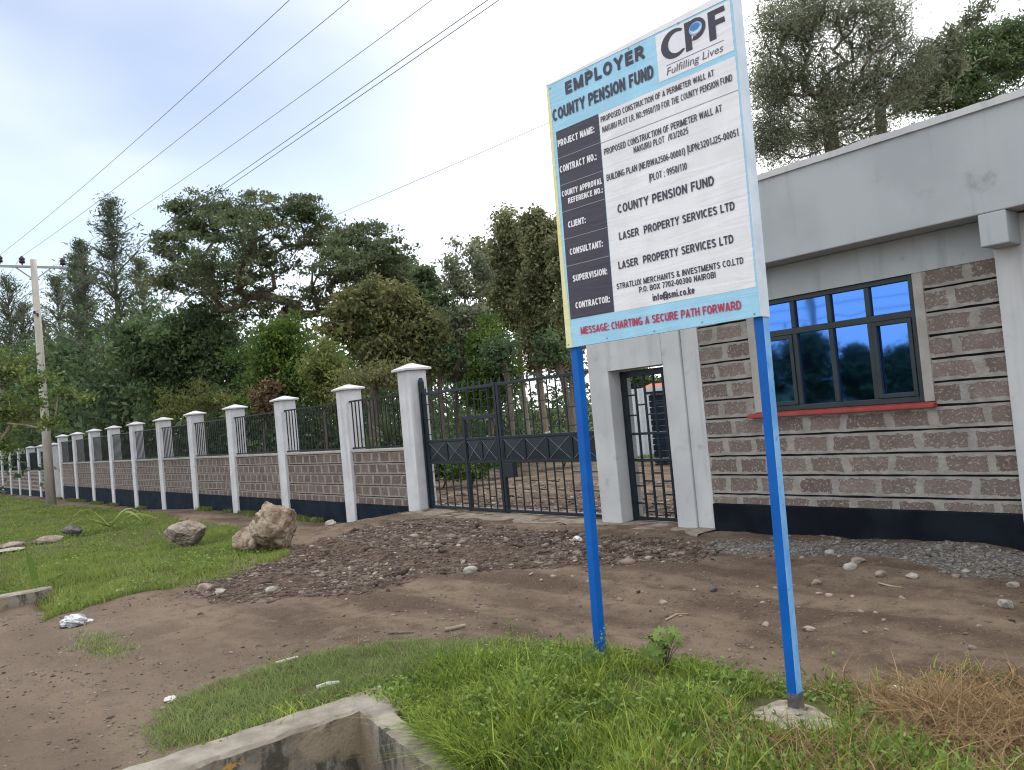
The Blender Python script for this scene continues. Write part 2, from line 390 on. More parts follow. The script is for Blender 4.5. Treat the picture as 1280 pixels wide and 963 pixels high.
def leaf_mat(name, c1, c2, trans=.3):
    m, t, b = newmat(name)
    a = t.nodes.new('ShaderNodeAttribute'); a.attribute_name = 'tint'
    col = mix(t, a.outputs['Fac'], c1, c2)
    t.links.new(col, b.inputs['Base Color']); b.inputs['Roughness'].default_value = .7; b.inputs['Specular IOR Level'].default_value = .2
    tr = t.nodes.new('ShaderNodeBsdfTranslucent'); t.links.new(col, tr.inputs['Color'])
    ms = t.nodes.new('ShaderNodeMixShader'); ms.inputs[0].default_value = trans
    o = t.nodes['Material Output']
    t.links.new(b.outputs[0], ms.inputs[1]); t.links.new(tr.outputs[0], ms.inputs[2]); t.links.new(ms.outputs[0], o.inputs['Surface'])
    return m
LM = {
 'conifer': leaf_mat('conifer_needles', (.055, .082, .052), (.17, .21, .12), .35),
 'acacia': leaf_mat('acacia_leaves', (.062, .09, .045), (.20, .235, .12)),
 'dark': leaf_mat('dark_leaves', (.042, .075, .036), (.16, .23, .10)),
 'bright': leaf_mat('bright_green_leaves', (.045, .095, .020), (.16, .23, .045)),
 'yellow': leaf_mat('yellow_green_leaves', (.075, .105, .028), (.25, .26, .08)),
 'lime': leaf_mat('young_tree_leaves', (.07, .115, .03), (.23, .28, .09)),
 'brown': leaf_mat('olive_brown_leaves', (.085, .10, .04), (.26, .25, .105)),
 'fresh': leaf_mat('fresh_leaves', (.07, .11, .05), (.22, .29, .13)),
 'euca': leaf_mat('gum_leaves', (.10, .115, .055), (.32, .32, .165)),
 'olive': leaf_mat('olive_leaves', (.10, .125, .078), (.31, .33, .215)),
 'dry': leaf_mat('dry_leaves', (.10, .065, .035), (.22, .15, .085), .15),
 'grass': leaf_mat('grass_blades', (.055, .115, .018), (.44, .53, .10), .4),
 'short': leaf_mat('short_grass_blades', (.10, .135, .045), (.34, .41, .145), .35),
 'field': leaf_mat('field_grass_blades', (.10, .14, .035), (.31, .37, .10), .35),
 'straw': leaf_mat('straw_blades', (.115, .068, .034), (.43, .29, .15), .2),
 'weed': leaf_mat('weed_leaves', (.07, .125, .028), (.24, .33, .085), .3),
 'spike': leaf_mat('spiky_leaves', (.05, .075, .03), (.14, .18, .075), .2),
 'stone': leaf_mat('rubble_stone', (.062, .042, .033), (.36, .30, .25), 0),
 'grit': leaf_mat('grey_grit', (.08, .07, .06), (.25, .235, .215), 0),
}
LM['stone'].node_tree.nodes['Principled BSDF'].inputs['Roughness'].default_value = .95

# ------------------------------------------------------------------ ground
def px2w(pts): return [tuple(ground(*p)[:2]) for p in pts]
verge_top = px2w([(185, 906), (222, 872), (330, 838), (400, 818), (470, 806), (560, 803), (640, 801), (745, 815), (880, 836), (960, 858), (1040, 853), (1100, 862), (1180, 858), (1275, 848)])
VERGE = verge_top + [(.8, 5.0), (1.5, 5.0), (1.5, 1.9), (-3.78, 1.7), (-3.95, 2.28), (-4.15, 2.36), (-4.64, 2.53), (-4.80, 2.45), (-4.79, 1.62), (-4.95, 1.40)]
SHORT_X = -4.75
FIELD = px2w([(372, 690), (330, 710), (250, 732), (180, 742), (98, 760), (58, 778)]) + [(-12.1, 1.9), (-12.1, -3), (-90, -3), (-90, 7.6), (-46, 7.5)] + px2w([(60, 633), (120, 635), (170, 641), (230, 650), (290, 661), (345, 671)])
GRAVEL = px2w([(232, 742), (300, 702), (375, 682), (440, 664), (505, 650), (545, 648), (640, 660), (735, 672), (800, 672), (880, 678), (868, 700), (800, 706), (740, 708), (660, 712), (600, 716), (540, 716), (480, 738), (400, 748), (300, 752)])
GREY = px2w([(893, 676), (1000, 678), (1140, 684), (1279, 690), (1279, 722), (1200, 712), (1100, 695), (1000, 692), (893, 690)])
def soft(poly, x, y, amp=.18, fr=2.0):
    jx = (fbm(x*fr, y*fr, 31)-.47)*amp*2; jy = (fbm(x*fr, y*fr, 57)-.47)*amp*2
    return inpoly(x+jx, y+jy, poly)
def axis(segs):
    out = []
    for a, b, st in segs: out += list(np.arange(a, b, st))
    return np.array(out)
gx = np.concatenate([-np.geomspace(3000, 92, 14), axis([(-90, -50, 1.0), (-50, -22, .3), (-22, -15, .14), (-15, .6, .07), (.6, 12, .5)]), np.geomspace(12, 3000, 14)])
gy = np.concatenate([-np.geomspace(3000, 8, 14), axis([(-7, .2, .4), (.2, 8.7, .07), (8.7, 20, .4), (20, 60, 2)]), np.geomspace(60, 3000, 12)])
GX, GY = np.meshgrid(gx, gy, indexing='ij')
GZ = hgt(GX, GY) + rough(GX, GY)
far = np.hypot(GX, GY) > 130
GZ = np.where(far, -.9, GZ)
nx, ny = len(gx), len(gy)
idx = np.arange(nx*ny).reshape(nx, ny)
gf = np.stack([idx[:-1, :-1], idx[1:, :-1], idx[1:, 1:], idx[:-1, 1:]], -1).reshape(-1, 4)
gxf, gyf = GX.ravel(), GY.ravel()
mg = (soft(VERGE, gxf, gyf) | soft(FIELD, gxf, gyf, .35, 1.2) | ((gyf > 60) | (gxf < -90) | (gxf > 40) | (gyf < -8))).astype(float)
YG = [(-13.2, 17.2), (-17.2, 17.2), (-20.5, 21.5), (-15.5, 21.5)]
yardg = (inpoly(gxf, gyf, YG) | (gyf > 30)).astype(float)*.8
mg = np.maximum(mg, yardg)
mgr = (soft(GRAVEL, gxf, gyf) | ((gyf > 8.9) & (gyf < 10.0) & (gxf > -16))).astype(float)
mgy = soft(GREY, gxf, gyf).astype(float)
m, t, b = newmat('bare_earth_and_turf')
def attr(n):
    a = t.nodes.new('ShaderNodeAttribute'); a.attribute_name = n; return a.outputs['Fac']
p_ = pos(t)
mpn = t.nodes.new('ShaderNodeMapping'); mpn.inputs['Scale'].default_value = (.55, 1.9, 1); mpn.inputs['Rotation'].default_value = (0, 0, .12); t.links.new(p_, mpn.inputs['Vector'])
dirt = mix(t, ramp(t, noise(t, .8, 5, mpn.outputs[0]), .36, .66), (.100, .069, .050), (.205, .155, .114))
dirt = mix(t, ramp(t, noise(t, 5, 5), .45, .72, 0, .7), dirt, (.075, .052, .038))
dirt = mix(t, ramp(t, noise(t, 2.1, 4, dist=.4), .56, .68, 0, .55), dirt, (.205, .155, .115))
dirt = mix(t, ramp(t, noise(t, 60, 3), .60, .72, 0, .75), dirt, (.28, .235, .19))
dirt = mix(t, ramp(t, noise(t, 33, 3), .60, .70, 0, .6), dirt, (.065, .048, .038))
# paler, greyer, trodden towards the crossing
sx = t.nodes.new('ShaderNodeSeparateXYZ'); t.links.new(p_, sx.inputs[0])
near = ramp(t, math_(t, 'ADD', sx.outputs['Y'], math_(t, 'MULTIPLY', noise(t, 1.2, 3), 1.4)), 2.2, 4.2, .55, 0)
dirt = mix(t, near, dirt, (.195, .150, .115))
grav = mix(t, ramp(t, noise(t, 9, 5), .4, .6), (.060, .041, .033), (.125, .089, .068))
grey = mix(t, ramp(t, noise(t, 25, 5), .4, .62), (.115, .098, .082), (.215, .195, .172))
turf = mix(t, ramp(t, noise(t, 1.6, 5), .35, .65), (.055, .065, .025), (.10, .11, .04))
turf = mix(t, ramp(t, noise(t, 5, 5), .48, .64), turf, (.10, .078, .05))
col = mix(t, attr('gravel'), dirt, grav); col = mix(t, attr('grey'), col, grey); col = mix(t, attr('grass'), col, turf)
t.links.new(col, b.inputs['Base Color']); b.inputs['Roughness'].default_value = .97; b.inputs['Specular IOR Level'].default_value = .12
hh = math_(t, 'ADD', noise(t, 22, 6, rough_=.65), math_(t, 'MULTIPLY', noise(t, 90, 4), .35))
bump(t, b, hh, 1.0, .04)
M['ground'] = m
go = arr_mesh('ground', np.stack([gxf, gyf, GZ.ravel()], -1), gf, m, smooth_=True)
for n_, a_ in (('grass', mg), ('gravel', mgr), ('grey', mgy)):
    at_ = go.data.attributes.new(n_, 'FLOAT', 'POINT'); at_.data.foreach_set('value', a_.astype(np.float32))
tag(go, kind='structure')
# cement strip along the gate
mb = MB(); xs_ = np.linspace(-13.0, -6.3, 50); rows = []
for x in xs_:
    y0 = 7.88 + (vn(x*3, 0, 5)-.5)*.22; z0 = gz(x, y0)-.01
    zt = .035 + (vn(x*4, 3, 8)-.5)*.012
    rows.append([(x, y0, z0), (x, y0+.05, zt), (x, 8.9, zt), (x, 8.95, -.1)])
for i in range(len(rows)-1):
    for k in range(3): mb.poly([rows[i][k], rows[i+1][k], rows[i+1][k+1], rows[i][k+1]])
M['apron'] = vary('dusty_cement', (.17, .135, .105), (.27, .23, .185), 4, .95, .5, 40, (.16, .12, .095), 9, .5, .68)
tag(mb.build('gate_threshold', M['apron']), kind='structure')

# ------------------------------------------------------------------ perimeter wall
WY = 8.25
PIT = .229
def pillar_template(zb, zt, w=.40, capw=.055):
    mb = MB(); mb.box(-w/2, w/2, -w/2, w/2, zb, zt-.115)
    return mb, w/2+capw
def build_wall(name, xs, dz, label, gate_post=None, first_bay=True, detail=6):
    root = thing(name, (xs[0], WY+.2, 0), label, 'wall')
    zt = 2.62+dz
    tmpl = None; capt = None
    for i, x in enumerate(xs):
        if tmpl is None:
            mb = MB(); mb.box(-.2, .2, -.2, .2, -1.2+dz, zt-.12)
            tmpl = mb.build('pillar', M['pillar_paint'], root, local=True, bevel=.012)
            mc = MB(); mc.box(-.27, .27, -.27, .27, zt-.12, zt-.085); mc.frustum(-.27, .27, -.27, .27, zt-.085, zt, .24)
            capt = mc.build('cap', M['pillar_paint'], tmpl, local=True, bevel=.006)
            p_o = tmpl
        else:
            p_o = tmpl.copy(); C.objects.link(p_o); p_o.parent = root
            c2 = capt.copy(); C.objects.link(c2); c2.parent = p_o
        p_o.location = (x-xs[0], random.uniform(-.006, .006), random.uniform(-.015, .015)); p_o.rotation_euler = (random.uniform(-.004, .004), random.uniform(-.005, .005), random.uniform(-.02, .02))
    bays = [(xs[i+1]+.2, xs[i]-.2) for i in range(len(xs)-1)]
    if gate_post: bays = [(xs[0]+.2, gate_post-.2)] + bays
    rail_t = None
    for bi, (xa, xb) in enumerate(bays):
        xc = (xa+xb)/2; L = xb-xa
        mb = MB(); mb.m = 1; mb.box(xa, xb, WY+.105, WY+.26, -1.1+dz, 1.15+dz); mb.m = 0
        zz = .235+dz
        lines = [.08+dz, .235+dz, .464+dz, .693+dz, .922+dz, 1.148+dz]
        for a, c in zip(lines[:-1], lines[1:]): mb.box(xa+.001, xb-.001, WY+.065, WY+.10, a+(.010 if a > .1+dz else .0), c-.010, .003)
        wp = mb.build('wall_panel', [M['blocks_far'], M['groove']], root, loc=(xc-xs[0], 0, 0))
        mb = MB(); mb.box(xa+.002, xb-.002, WY+.045, WY+.10, -1.05+dz, .075+dz); mb.build('plinth', M['bitumen_blue'], wp)
        mb = MB(); mb.box(xa+.002, xb-.002, WY+.03, WY+.29, 1.152+dz, 1.20+dz); mb.build('coping', M['cement'], wp, bevel=.008)
        yr = WY+.09
        if bi >= 1 and rail_t is not None and abs(L-rail_t[1]) < .05 and bi < detail:
            r = rail_t[0].copy(); C.objects.link(r); r.parent = root; r.location = (xc-xs[0], 0, 0)
            for ch in rail_t[2]:
                c2 = ch.copy(); C.objects.link(c2); c2.parent = r
            continue
        mb = MB(); mb.box(xa+.004, xb-.004, yr-.018, yr+.018, 2.215+dz, 2.25+dz); mb.box(xa+.004, xb-.004, yr-.018, yr+.018, 1.225+dz, 1.258+dz)
        nb = int(round(L/.158)); bx = [xa+.09+(L-.18)*k/(nb-1) for k in range(nb)]
        if bi < detail:
            r = mb.build('railing', M['rail_paint'], root, loc=(xc-xs[0], 0, 0)); ch = []
            b0 = None
            for x in bx:
                if b0 is None:
                    mb = MB(); mb.box(-.0105, .0105, -.0105, .0105, 1.259+dz, 2.214+dz); b0 = mb.build('bar', M['rail_paint'], r, local=True); o = b0
                else:
                    o = b0.copy(); C.objects.link(o); o.parent = r
                o.location = (x-xc, yr-WY-.2, 0); ch.append(o)
            if bi >= 1: rail_t = (r, L, ch)
        else:
            for x in bx: mb.box(x-.0105, x+.0105, yr-.0105, yr+.0105, 1.259+dz, 2.214+dz)
            mb.build('railing', M['rail_paint'], root, loc=(xc-xs[0], 0, 0))
    return root
SP = 3.316
near_x = [-15.764-SP*i for i in range(10)]
pw = build_wall('perimeter_wall', near_x, 0, 'long stone boundary wall with white pillars and black railings running left from the gate', gate_post=-13.22)
# tall pillar carrying the gate
mb = MB(); mb.box(-13.42, -13.02, WY, WY+.4, -.5, 2.66); gp = mb.build('gate_pillar', M['pillar_paint'], pw, loc=(-13.22+15.764, 0, 0), bevel=.014)
mb = MB(); mb.box(-13.50, -12.94, WY-.08, WY+.48, 2.66, 2.70); mb.frustum(-13.50, -12.94, WY-.08, WY+.48, 2.70, 2.80, .24); mb.build('cap', M['pillar_paint'], gp, bevel=.006)
far_x = [-47.9-3.45*i for i in range(12)]
build_wall('perimeter_wall', far_x, -.36, 'lower far stretch of pillared stone wall, stepped down beyond the utility pole', detail=0)

# ------------------------------------------------------------------ vehicle gate
GYP = WY+.22
BT, BB = 1.285, .905
def leaf(x0, x1, label, hinge, wicket=None):
    root = thing('gate_leaf', ((x0+x1)/2, GYP, 0), label, 'gate')
    G = M['gate_paint']
    T = 2.19
    mb = MB(); w = .06
    mb.box(x0, x0+w, GYP-.03, GYP+.03, .03, T+.03); mb.box(x1-w, x1, GYP-.03, GYP+.03, .03, T+.03)
    mb.box(x0+w, x1-w, GYP-.028, GYP+.028, .05, .10); mb.box(x0+w, x1-w, GYP-.028, GYP+.028, T-.03, T+.02)
    mb.box(x0+w, x1-w, GYP-.028, GYP+.028, BB-.035, BB+.01); mb.box(x0+w, x1-w, GYP-.028, GYP+.028, BT-.01, BT+.035)
    mb.build('frame', G, root, bevel=.004)
    # crossed sheet panels of the middle band
    cells = []
    if wicket:
        a, b_ = wicket
        cells += [(x0+w, (x0+w+a)/2), ((x0+w+a)/2, a-.03), (a+.03, (a+b_)/2), ((a+b_)/2, b_-.01)]
    else:
        n = 4; cells += [(x0+w+(x1-x0-2*w)*k/n, x0+w+(x1-x0-2*w)*(k+1)/n) for k in range(n)]
    for a, c in cells:
        mb = MB(); mb.box(a+.004, c-.004, GYP-.012, GYP+.012, BB+.012, BT-.012)
        mb.box(a+.002, a+.028, GYP-.024, GYP-.0125, BB+.012, BT-.012); mb.box(c-.028, c-.002, GYP-.024, GYP-.0125, BB+.012, BT-.012)
        xa, xb, za, zb = a+.032, c-.032, BB+.02, BT-.02; xm, zm = (xa+xb)/2, (za+zb)/2
        q = [(xa, GYP-.0128, za), (xb, GYP-.0128, za), (xb, GYP-.0128, zb), (xa, GYP-.0128, zb), (xm, GYP-.022, zm)]
        mb.faces(q, [(0, 1, 4), (1, 2, 4), (2, 3, 4), (3, 0, 4)])
        pn = mb.build('cross_panel', G, root)
        mb = MB()
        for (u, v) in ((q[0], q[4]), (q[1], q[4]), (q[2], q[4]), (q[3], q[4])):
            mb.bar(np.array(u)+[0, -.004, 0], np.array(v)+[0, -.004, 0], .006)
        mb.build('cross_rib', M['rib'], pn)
    def grid(xa, xb, za, zb, n, name, levels, parent):
        mb = MB(); xs = [xa+(xb-xa)*k/n for k in range(n+1)]
        for x in xs[1:-1]: mb.box(x-.009, x+.009, GYP-.009, GYP+.009, za, zb)
        for k in range(n):
            for j, z in enumerate(levels):
                zz = z + (.5*(levels[1]-levels[0]) if k % 2 else 0)
                if za+.03 < zz < zb-.03: mb.box(xs[k]+.0095, xs[k+1]-.0095, GYP-.008, GYP+.008, zz-.008, zz+.008)
        mb.build(name, G, parent)
    lo = [.16, .44, .72]; hi = [1.42, 1.70, 1.98]
    if wicket:
        a, b_ = wicket
        mb = MB(); mb.box(a-.035, a+.035, GYP-.036, GYP+.036, .035, 1.70); mb.box(a+.035, b_, GYP-.034, GYP+.034, 1.63, 1.70); mb.box(a+.035, b_, GYP-.034, GYP+.034, .028, .085)
        mb.bar((b_-.02, GYP, 1.5), (b_-.14, GYP, 1.64), .03)
        wk = mb.build('wicket_door', G, root, bevel=.004)
        grid(x0+w, a-.035, .10, BB-.035, 5, 'lower_grille', lo, root); grid(a+.035, b_, .086, BB-.036, 5, 'grille', lo, wk)
        grid(x0+w, a-.035, BT+.035, T-.03, 5, 'upper_grille', hi, root); grid(a+.035, b_, BT+.035, 1.63, 5, 'grille', [1.35, 1.66], wk)
        grid(a-.035, x1-w, 1.701, T-.03, 5, 'upper_grille', hi, root)
    else:
        grid(x0+w, x1-w, .10, BB-.035, 11, 'lower_grille', lo, root); grid(x0+w, x1-w, BT+.035, T-.03, 11, 'upper_grille', hi, root)
        mb = MB(); mb.box(x0+.07, x0+.30, GYP-.05, GYP+.05, .64, BB-.036); mb.build('lock_box', G, root, bevel=.006)
    n = 13; s0 = None
    for k in range(n):
        if s0 is None:
            mb = MB(); mb.faces([(-.018, -.006, 0), (.018, -.006, 0), (.018, .006, 0), (-.018, .006, 0), (-.022, -.004, .05), (.022, -.004, .05), (.022, .004, .05), (-.022, .004, .05), (0, 0, .12)],
                               [(0, 1, 5, 4), (1, 2, 6, 5), (2, 3, 7, 6), (3, 0, 4, 7), (4, 5, 8), (5, 6, 8), (6, 7, 8), (7, 4, 8)])
            s0 = mb.build('spike', G, root, local=True); o = s0
        else:
            o = s0.copy(); C.objects.link(o); o.parent = root
        o.location = (x0+.1+(x1-x0-.2)*k/(n-1)-(x0+x1)/2, 0, T+.021)
    for z in (.35, 1.95):
        mb = MB(); mb.tube([(hinge, GYP, z), (hinge, GYP, z+.14)], .022, 8); mb.build('hinge', G, root)
    return root
M['rib'] = vary('pale_rib_paint', (.15, .17, .185), (.22, .24, .25), 8, .5)  # crossed ribs coloured paler than the gate panels
leaf(-12.92, -10.70, 'left leaf of the dark double gate, with a small wicket door framed inside it', -12.95, wicket=(-11.68, -10.76))
leaf(-10.68, -8.36, 'right leaf of the dark double gate, four crossed panels and a lock box', -8.33)
mb = MB(); mb.box(-12.98, -12.925, GYP-.05, GYP+.05, .0, 2.42); mb.frustum(-12.98, -12.925, GYP-.05, GYP+.05, 2.42, 2.50, .02)
tag(mb.build('gate_post', M['gate_paint'], loc=(-12.95, GYP, 0)), 'slim dark steel hinge post fixed against the tall white gate pillar', 'post')

# ------------------------------------------------------------------ pedestrian portal and its gate
pt = thing('gate_portal', (-7.4, WY, 0), 'tall plain white plastered doorway between the double gate and the guardhouse', 'gateway')
OX0, OX1, OZ = -7.885, -6.905, 2.145
mb = MB(); mb.box(-8.27, OX0, WY, WY+.45, -.4, 3.05); mb.build('pier', M['plaster'], pt, bevel=.01)
mb = MB(); mb.box(OX1, -6.602, WY, WY+.45, -.4, 3.05); mb.build('pier', M['plaster'], pt, bevel=.01)
mb = MB(); mb.box(OX0+.001, OX1-.001, WY+.002, WY+.448, OZ, 3.048); mb.build('lintel', M['plaster'], pt)
pg = thing('pedestrian_gate', ((OX0+OX1)/2, WY+.24, 0), 'narrow dark barred pedestrian gate closed inside the white doorway', 'gate')
YP = WY+.25
mb = MB(); a, c = OX0+.01, OX1-.01
mb.box(a, a+.075, YP-.03, YP+.03, .04, 2.12); mb.box(c-.05, c, YP-.03, YP+.03, .04, 2.12); mb.box(a+.075, c-.05, YP-.028, YP+.028, 2.03, 2.12); mb.box(a+.075, c-.05, YP-.028, YP+.028, .05, .10)
mb.box(a+.075, c-.05, YP-.026, YP+.026, 1.225, 1.26); mb.box(a+.075, c-.05, YP-.026, YP+.026, .86, .90)
mb.build('frame', M['gate_paint'], pg, bevel=.004)
def pgrid(za, zb, n, levels, st, name):
    mb = MB(); xs = [a+.075+(c-.05-a-.075)*k/n for k in range(n+1)]
    for x in xs[1:-1]: mb.box(x-.013, x+.013, YP-.012, YP+.012, za, zb)
    for k in range(n):
        for z in levels:
            zz = z+(st if k % 2 else 0)
            if za+.03 < zz < zb-.03: mb.box(xs[k]+.0135, xs[k+1]-.0135, YP-.01, YP+.01, zz-.011, zz+.011)
    mb.build(name, M['gate_paint'], pg)
pgrid(1.26, 2.03, 5, [1.50, 1.78], .14, 'upper_grille'); pgrid(.90, 1.225, 5, [], 0, 'middle_grille'); pgrid(.10, .86, 5, [.28, .52, .70], -.11, 'lower_grille')

# ------------------------------------------------------------------ guardhouse
gh = thing('guardhouse', (-4.6, WY+.03, 0), 'grey plastered guardhouse of dressed stone blocks with a blue glazed window', 'building')
BX0, BX1 = -6.33, -2.88
WX0, WX1, WZ0, WZ1 = -5.60, -3.555, 1.43, 2.71
FY = WY+.03
LZ = 2.71
def courses(x0, x1, hole=None):
    mb = MB(); mb.m = 1; mb.box(x0, x1, FY+.03, FY+.20, -.6, .42)
    if hole:
        mb.box(x0, hole[0], FY+.03, FY+.2, .42, LZ); mb.box(hole[1], x1, FY+.03, FY+.2, .42, LZ); mb.box(hole[0], hole[1], FY+.03, FY+.2, .42, hole[2])
    else: mb.box(x0, x1, FY+.03, FY+.2, .42, LZ)
    mb.m = 0
    lines = [.352, .47]+[.47+PIT*k for k in range(1, 10)]+[LZ]
    for k, (za, zb) in enumerate(zip(lines[:-1], lines[1:])):
        za2 = za+(.0 if k == 0 else .011); zb2 = zb-(.0 if zb == LZ else .011)
        def wavy(xa, xb, za3, zb3):
            n = max(2, int((xb-xa)/.12)); xx = np.linspace(xa, xb, n+1)
            lo = [za3+(random.uniform(-.004, .004) if za3 != .352 else 0) for _ in xx]; hi = [zb3+(random.uniform(-.004, .004) if zb3 != LZ else 0) for _ in xx]
            fr = [FY+random.uniform(-.003, .004) for _ in xx]
            for i in range(n):
                p = [(xx[i], fr[i], lo[i]), (xx[i+1], fr[i+1], lo[i+1]), (xx[i+1], fr[i+1], hi[i+1]), (xx[i], fr[i], hi[i])]
                q = [(v[0], FY+.029, v[2]) for v in p]
                mb.poly(p); mb.poly([p[3], p[2], q[2], q[3]]); mb.poly([p[1], p[0], q[0], q[1]])
            mb.poly([(xa, fr[0], lo[0]), (xa, fr[0], hi[0]), (xa, FY+.029, hi[0]), (xa, FY+.029, lo[0])]); mb.poly([(xb, fr[-1], hi[-1]), (xb, fr[-1], lo[-1]), (xb, FY+.029, lo[-1]), (xb, FY+.029, hi[-1])])
        if hole and zb2 > hole[2]+.01:
            if za2 < hole[2]:
                wavy(x0, hole[0], za2, zb2); wavy(hole[1], x1, za2, zb2); wavy(hole[0], hole[1], za2, hole[2])
            else: wavy(x0, hole[0], za2, zb2); wavy(hole[1], x1, za2, zb2)
        else: wavy(x0, x1, za2, zb2)
    return mb
courses(BX0, BX1, (WX0, WX1, WZ0-.06)).build('block_wall', [M['blocks'], M['groove']], gh)
courses(-2.43, 2.6).build('block_wall', [M['blocks'], M['groove']], gh)
mb = MB(); mb.box(BX0, BX1, FY-.028, FY+.029, -.6, .349); mb.box(-2.43, 2.6, FY-.028, FY+.029, -.6, .349); mb.build('plinth', M['bitumen'], gh, bevel=.01)
mb = MB(); mb.box(-6.598, BX0-.001, WY+.03, WY+.5, -.5, 3.07); mb.build('column', M['plaster'], gh, bevel=.01)
mb = MB(); mb.box(BX1+.001, -2.432, WY-.015, WY+.3, -.5, 3.07); mb.build('column', M['plaster'], gh, bevel=.01)
mb = MB(); mb.box(BX0, BX1, FY-.008, FY+.22, LZ+.002, 3.075); mb.box(-2.43, 2.6, FY-.008, FY+.22, LZ+.002, 3.075); mb.build('ring_beam', M['plaster_grey'], gh)
FYY = 7.94
mb = MB(); mb.box(-6.75, 2.8, FYY, FYY+.15, 3.08, 4.005); mb.box(-6.75, 2.8, FYY+.15, 12.2, 3.08, 3.30); mb.box(-6.75, -6.6, FYY+.15, 12.2, 3.30, 4.005)
fa = mb.build('parapet', M['plaster_grey'], gh, bevel=.012)
mb = MB()
xx = np.linspace(-6.78, 2.83, 120); pr = [(FYY-.03+random.uniform(-.006, .006), 3.992, 4.058+random.uniform(-.007, .007)) for _ in xx]
for i in range(len(xx)-1):
    (ya, za, zb), (yb, zc, zd) = pr[i], pr[i+1]; A, B_ = xx[i], xx[i+1]
    mb.poly([(A, ya, za), (B_, yb, zc), (B_, yb, zd), (A, ya, zb)]); mb.poly([(A, ya, zb), (B_, yb, zd), (B_, FYY+.18, zd), (A, FYY+.18, zb)]); mb.poly([(A, FYY-.0005, za), (B_, FYY-.0005, zc), (B_, yb, zc), (A, ya, za)])
mb.build('coping', M['cement_white'] if 'cement_white' in M else M['plaster'], fa)
mb = MB(); mb.box(BX1+.005, -2.644, FYY+.001, FY-.01, 2.785, 3.079); mb.build('bracket', M['plaster_grey'], gh, bevel=.012)
mb = MB(); mb.box(-6.6, -6.45, WY+.5, 12.0, -.5, 3.079); mb.box(-6.45, 2.6, 11.9, 12.05, -.5, 3.079); mb.box(2.45, 2.6, FY+.21, 11.9, -.5, 3.079); mb.build('side_wall', M['plaster_grey'], gh)
# window
mb = MB(); GW = FY+.05
FX0, FX1 = -5.50, -3.655
mb.box(WX0, FX0-.001, FY-.008, FY+.19, WZ0, WZ1); mb.build('window_jamb', M['cement'], gh, bevel=.006)
mb = MB(); mb.box(FX1+.001, WX1, FY-.008, FY+.19, WZ0, WZ1); mb.build('window_jamb', M['cement'], gh, bevel=.006)
fm = .055; TR0, TR1 = 2.285, 2.355
ix = [FX0+fm+(FX1-FX0-2*fm)*k/4 for k in range(5)]
mb = MB(); ya, yb = GW-.03, GW+.03
mb.box(FX0, FX0+fm, ya, yb, WZ0, WZ1); mb.box(FX1-fm, FX1, ya, yb, WZ0, WZ1); mb.box(FX0+fm, FX1-fm, ya, yb, WZ1-fm, WZ1); mb.box(FX0+fm, FX1-fm, ya, yb, WZ0, WZ0+.06)
mb.box(FX0+fm, FX1-fm, ya+.002, yb-.002, TR0, TR1)
for x in ix[1:-1]:
    mb.box(x-.028, x+.028, ya+.003, yb-.003, WZ0+.06, TR0); mb.box(x-.028, x+.028, ya+.003, yb-.003, TR1, WZ1-fm)
win = thing('window', (0, 0, 0), None, None); del_ = win
win.parent = gh; win.location = Vector((-4.58, FY, 1.43))-gh.location
mb.build('window_frame', M['frame_paint'], win, bevel=.006)
for k in range(4):
    xa, xb = ix[k]+(.028 if k else 0), ix[k+1]-(.028 if k < 3 else 0)
    if k in (0, 3):
        mb = MB(); s = .045; mb.box(xa+.003, xa+s, GW-.04, GW+.005, WZ0+.063, TR0-.003); mb.box(xb-s, xb-.003, GW-.04, GW+.005, WZ0+.063, TR0-.003); mb.box(xa+s, xb-s, GW-.04, GW+.005, TR0-s, TR0-.003); mb.box(xa+s, xb-s, GW-.04, GW+.005, WZ0+.063, WZ0+.063+s)
        mb.build('sash', M['frame_paint'], win, bevel=.004)
    mb = MB(); mb.box(xa+.001, xb-.001, GW+.008, GW+.014, WZ0+.061, TR0-.001); mb.build('pane', M['glass'], win)
    mb = MB(); mb.box(xa+.001, xb-.001, GW+.008, GW+.014, TR1+.001, WZ1-fm-.001); mb.build('pane', M['glass'], win)
mb = MB(); q = [(-5.67, FY-.075, 1.372), (-3.545, FY-.075, 1.372), (-3.545, FY-.075, 1.412), (-5.67, FY-.075, 1.412), (-5.67, FY+.03, 1.372), (-3.545, FY+.03, 1.372), (-3.545, FY+.03, 1.428), (-5.67, FY+.03, 1.428)]
mb.faces(q, [(0, 1, 2, 3), (3, 2, 6, 7), (1, 5, 6, 2), (4, 0, 3, 7), (4, 5, 1, 0)]); mb.build('sill', M['sill_red'], gh, bevel=.006)

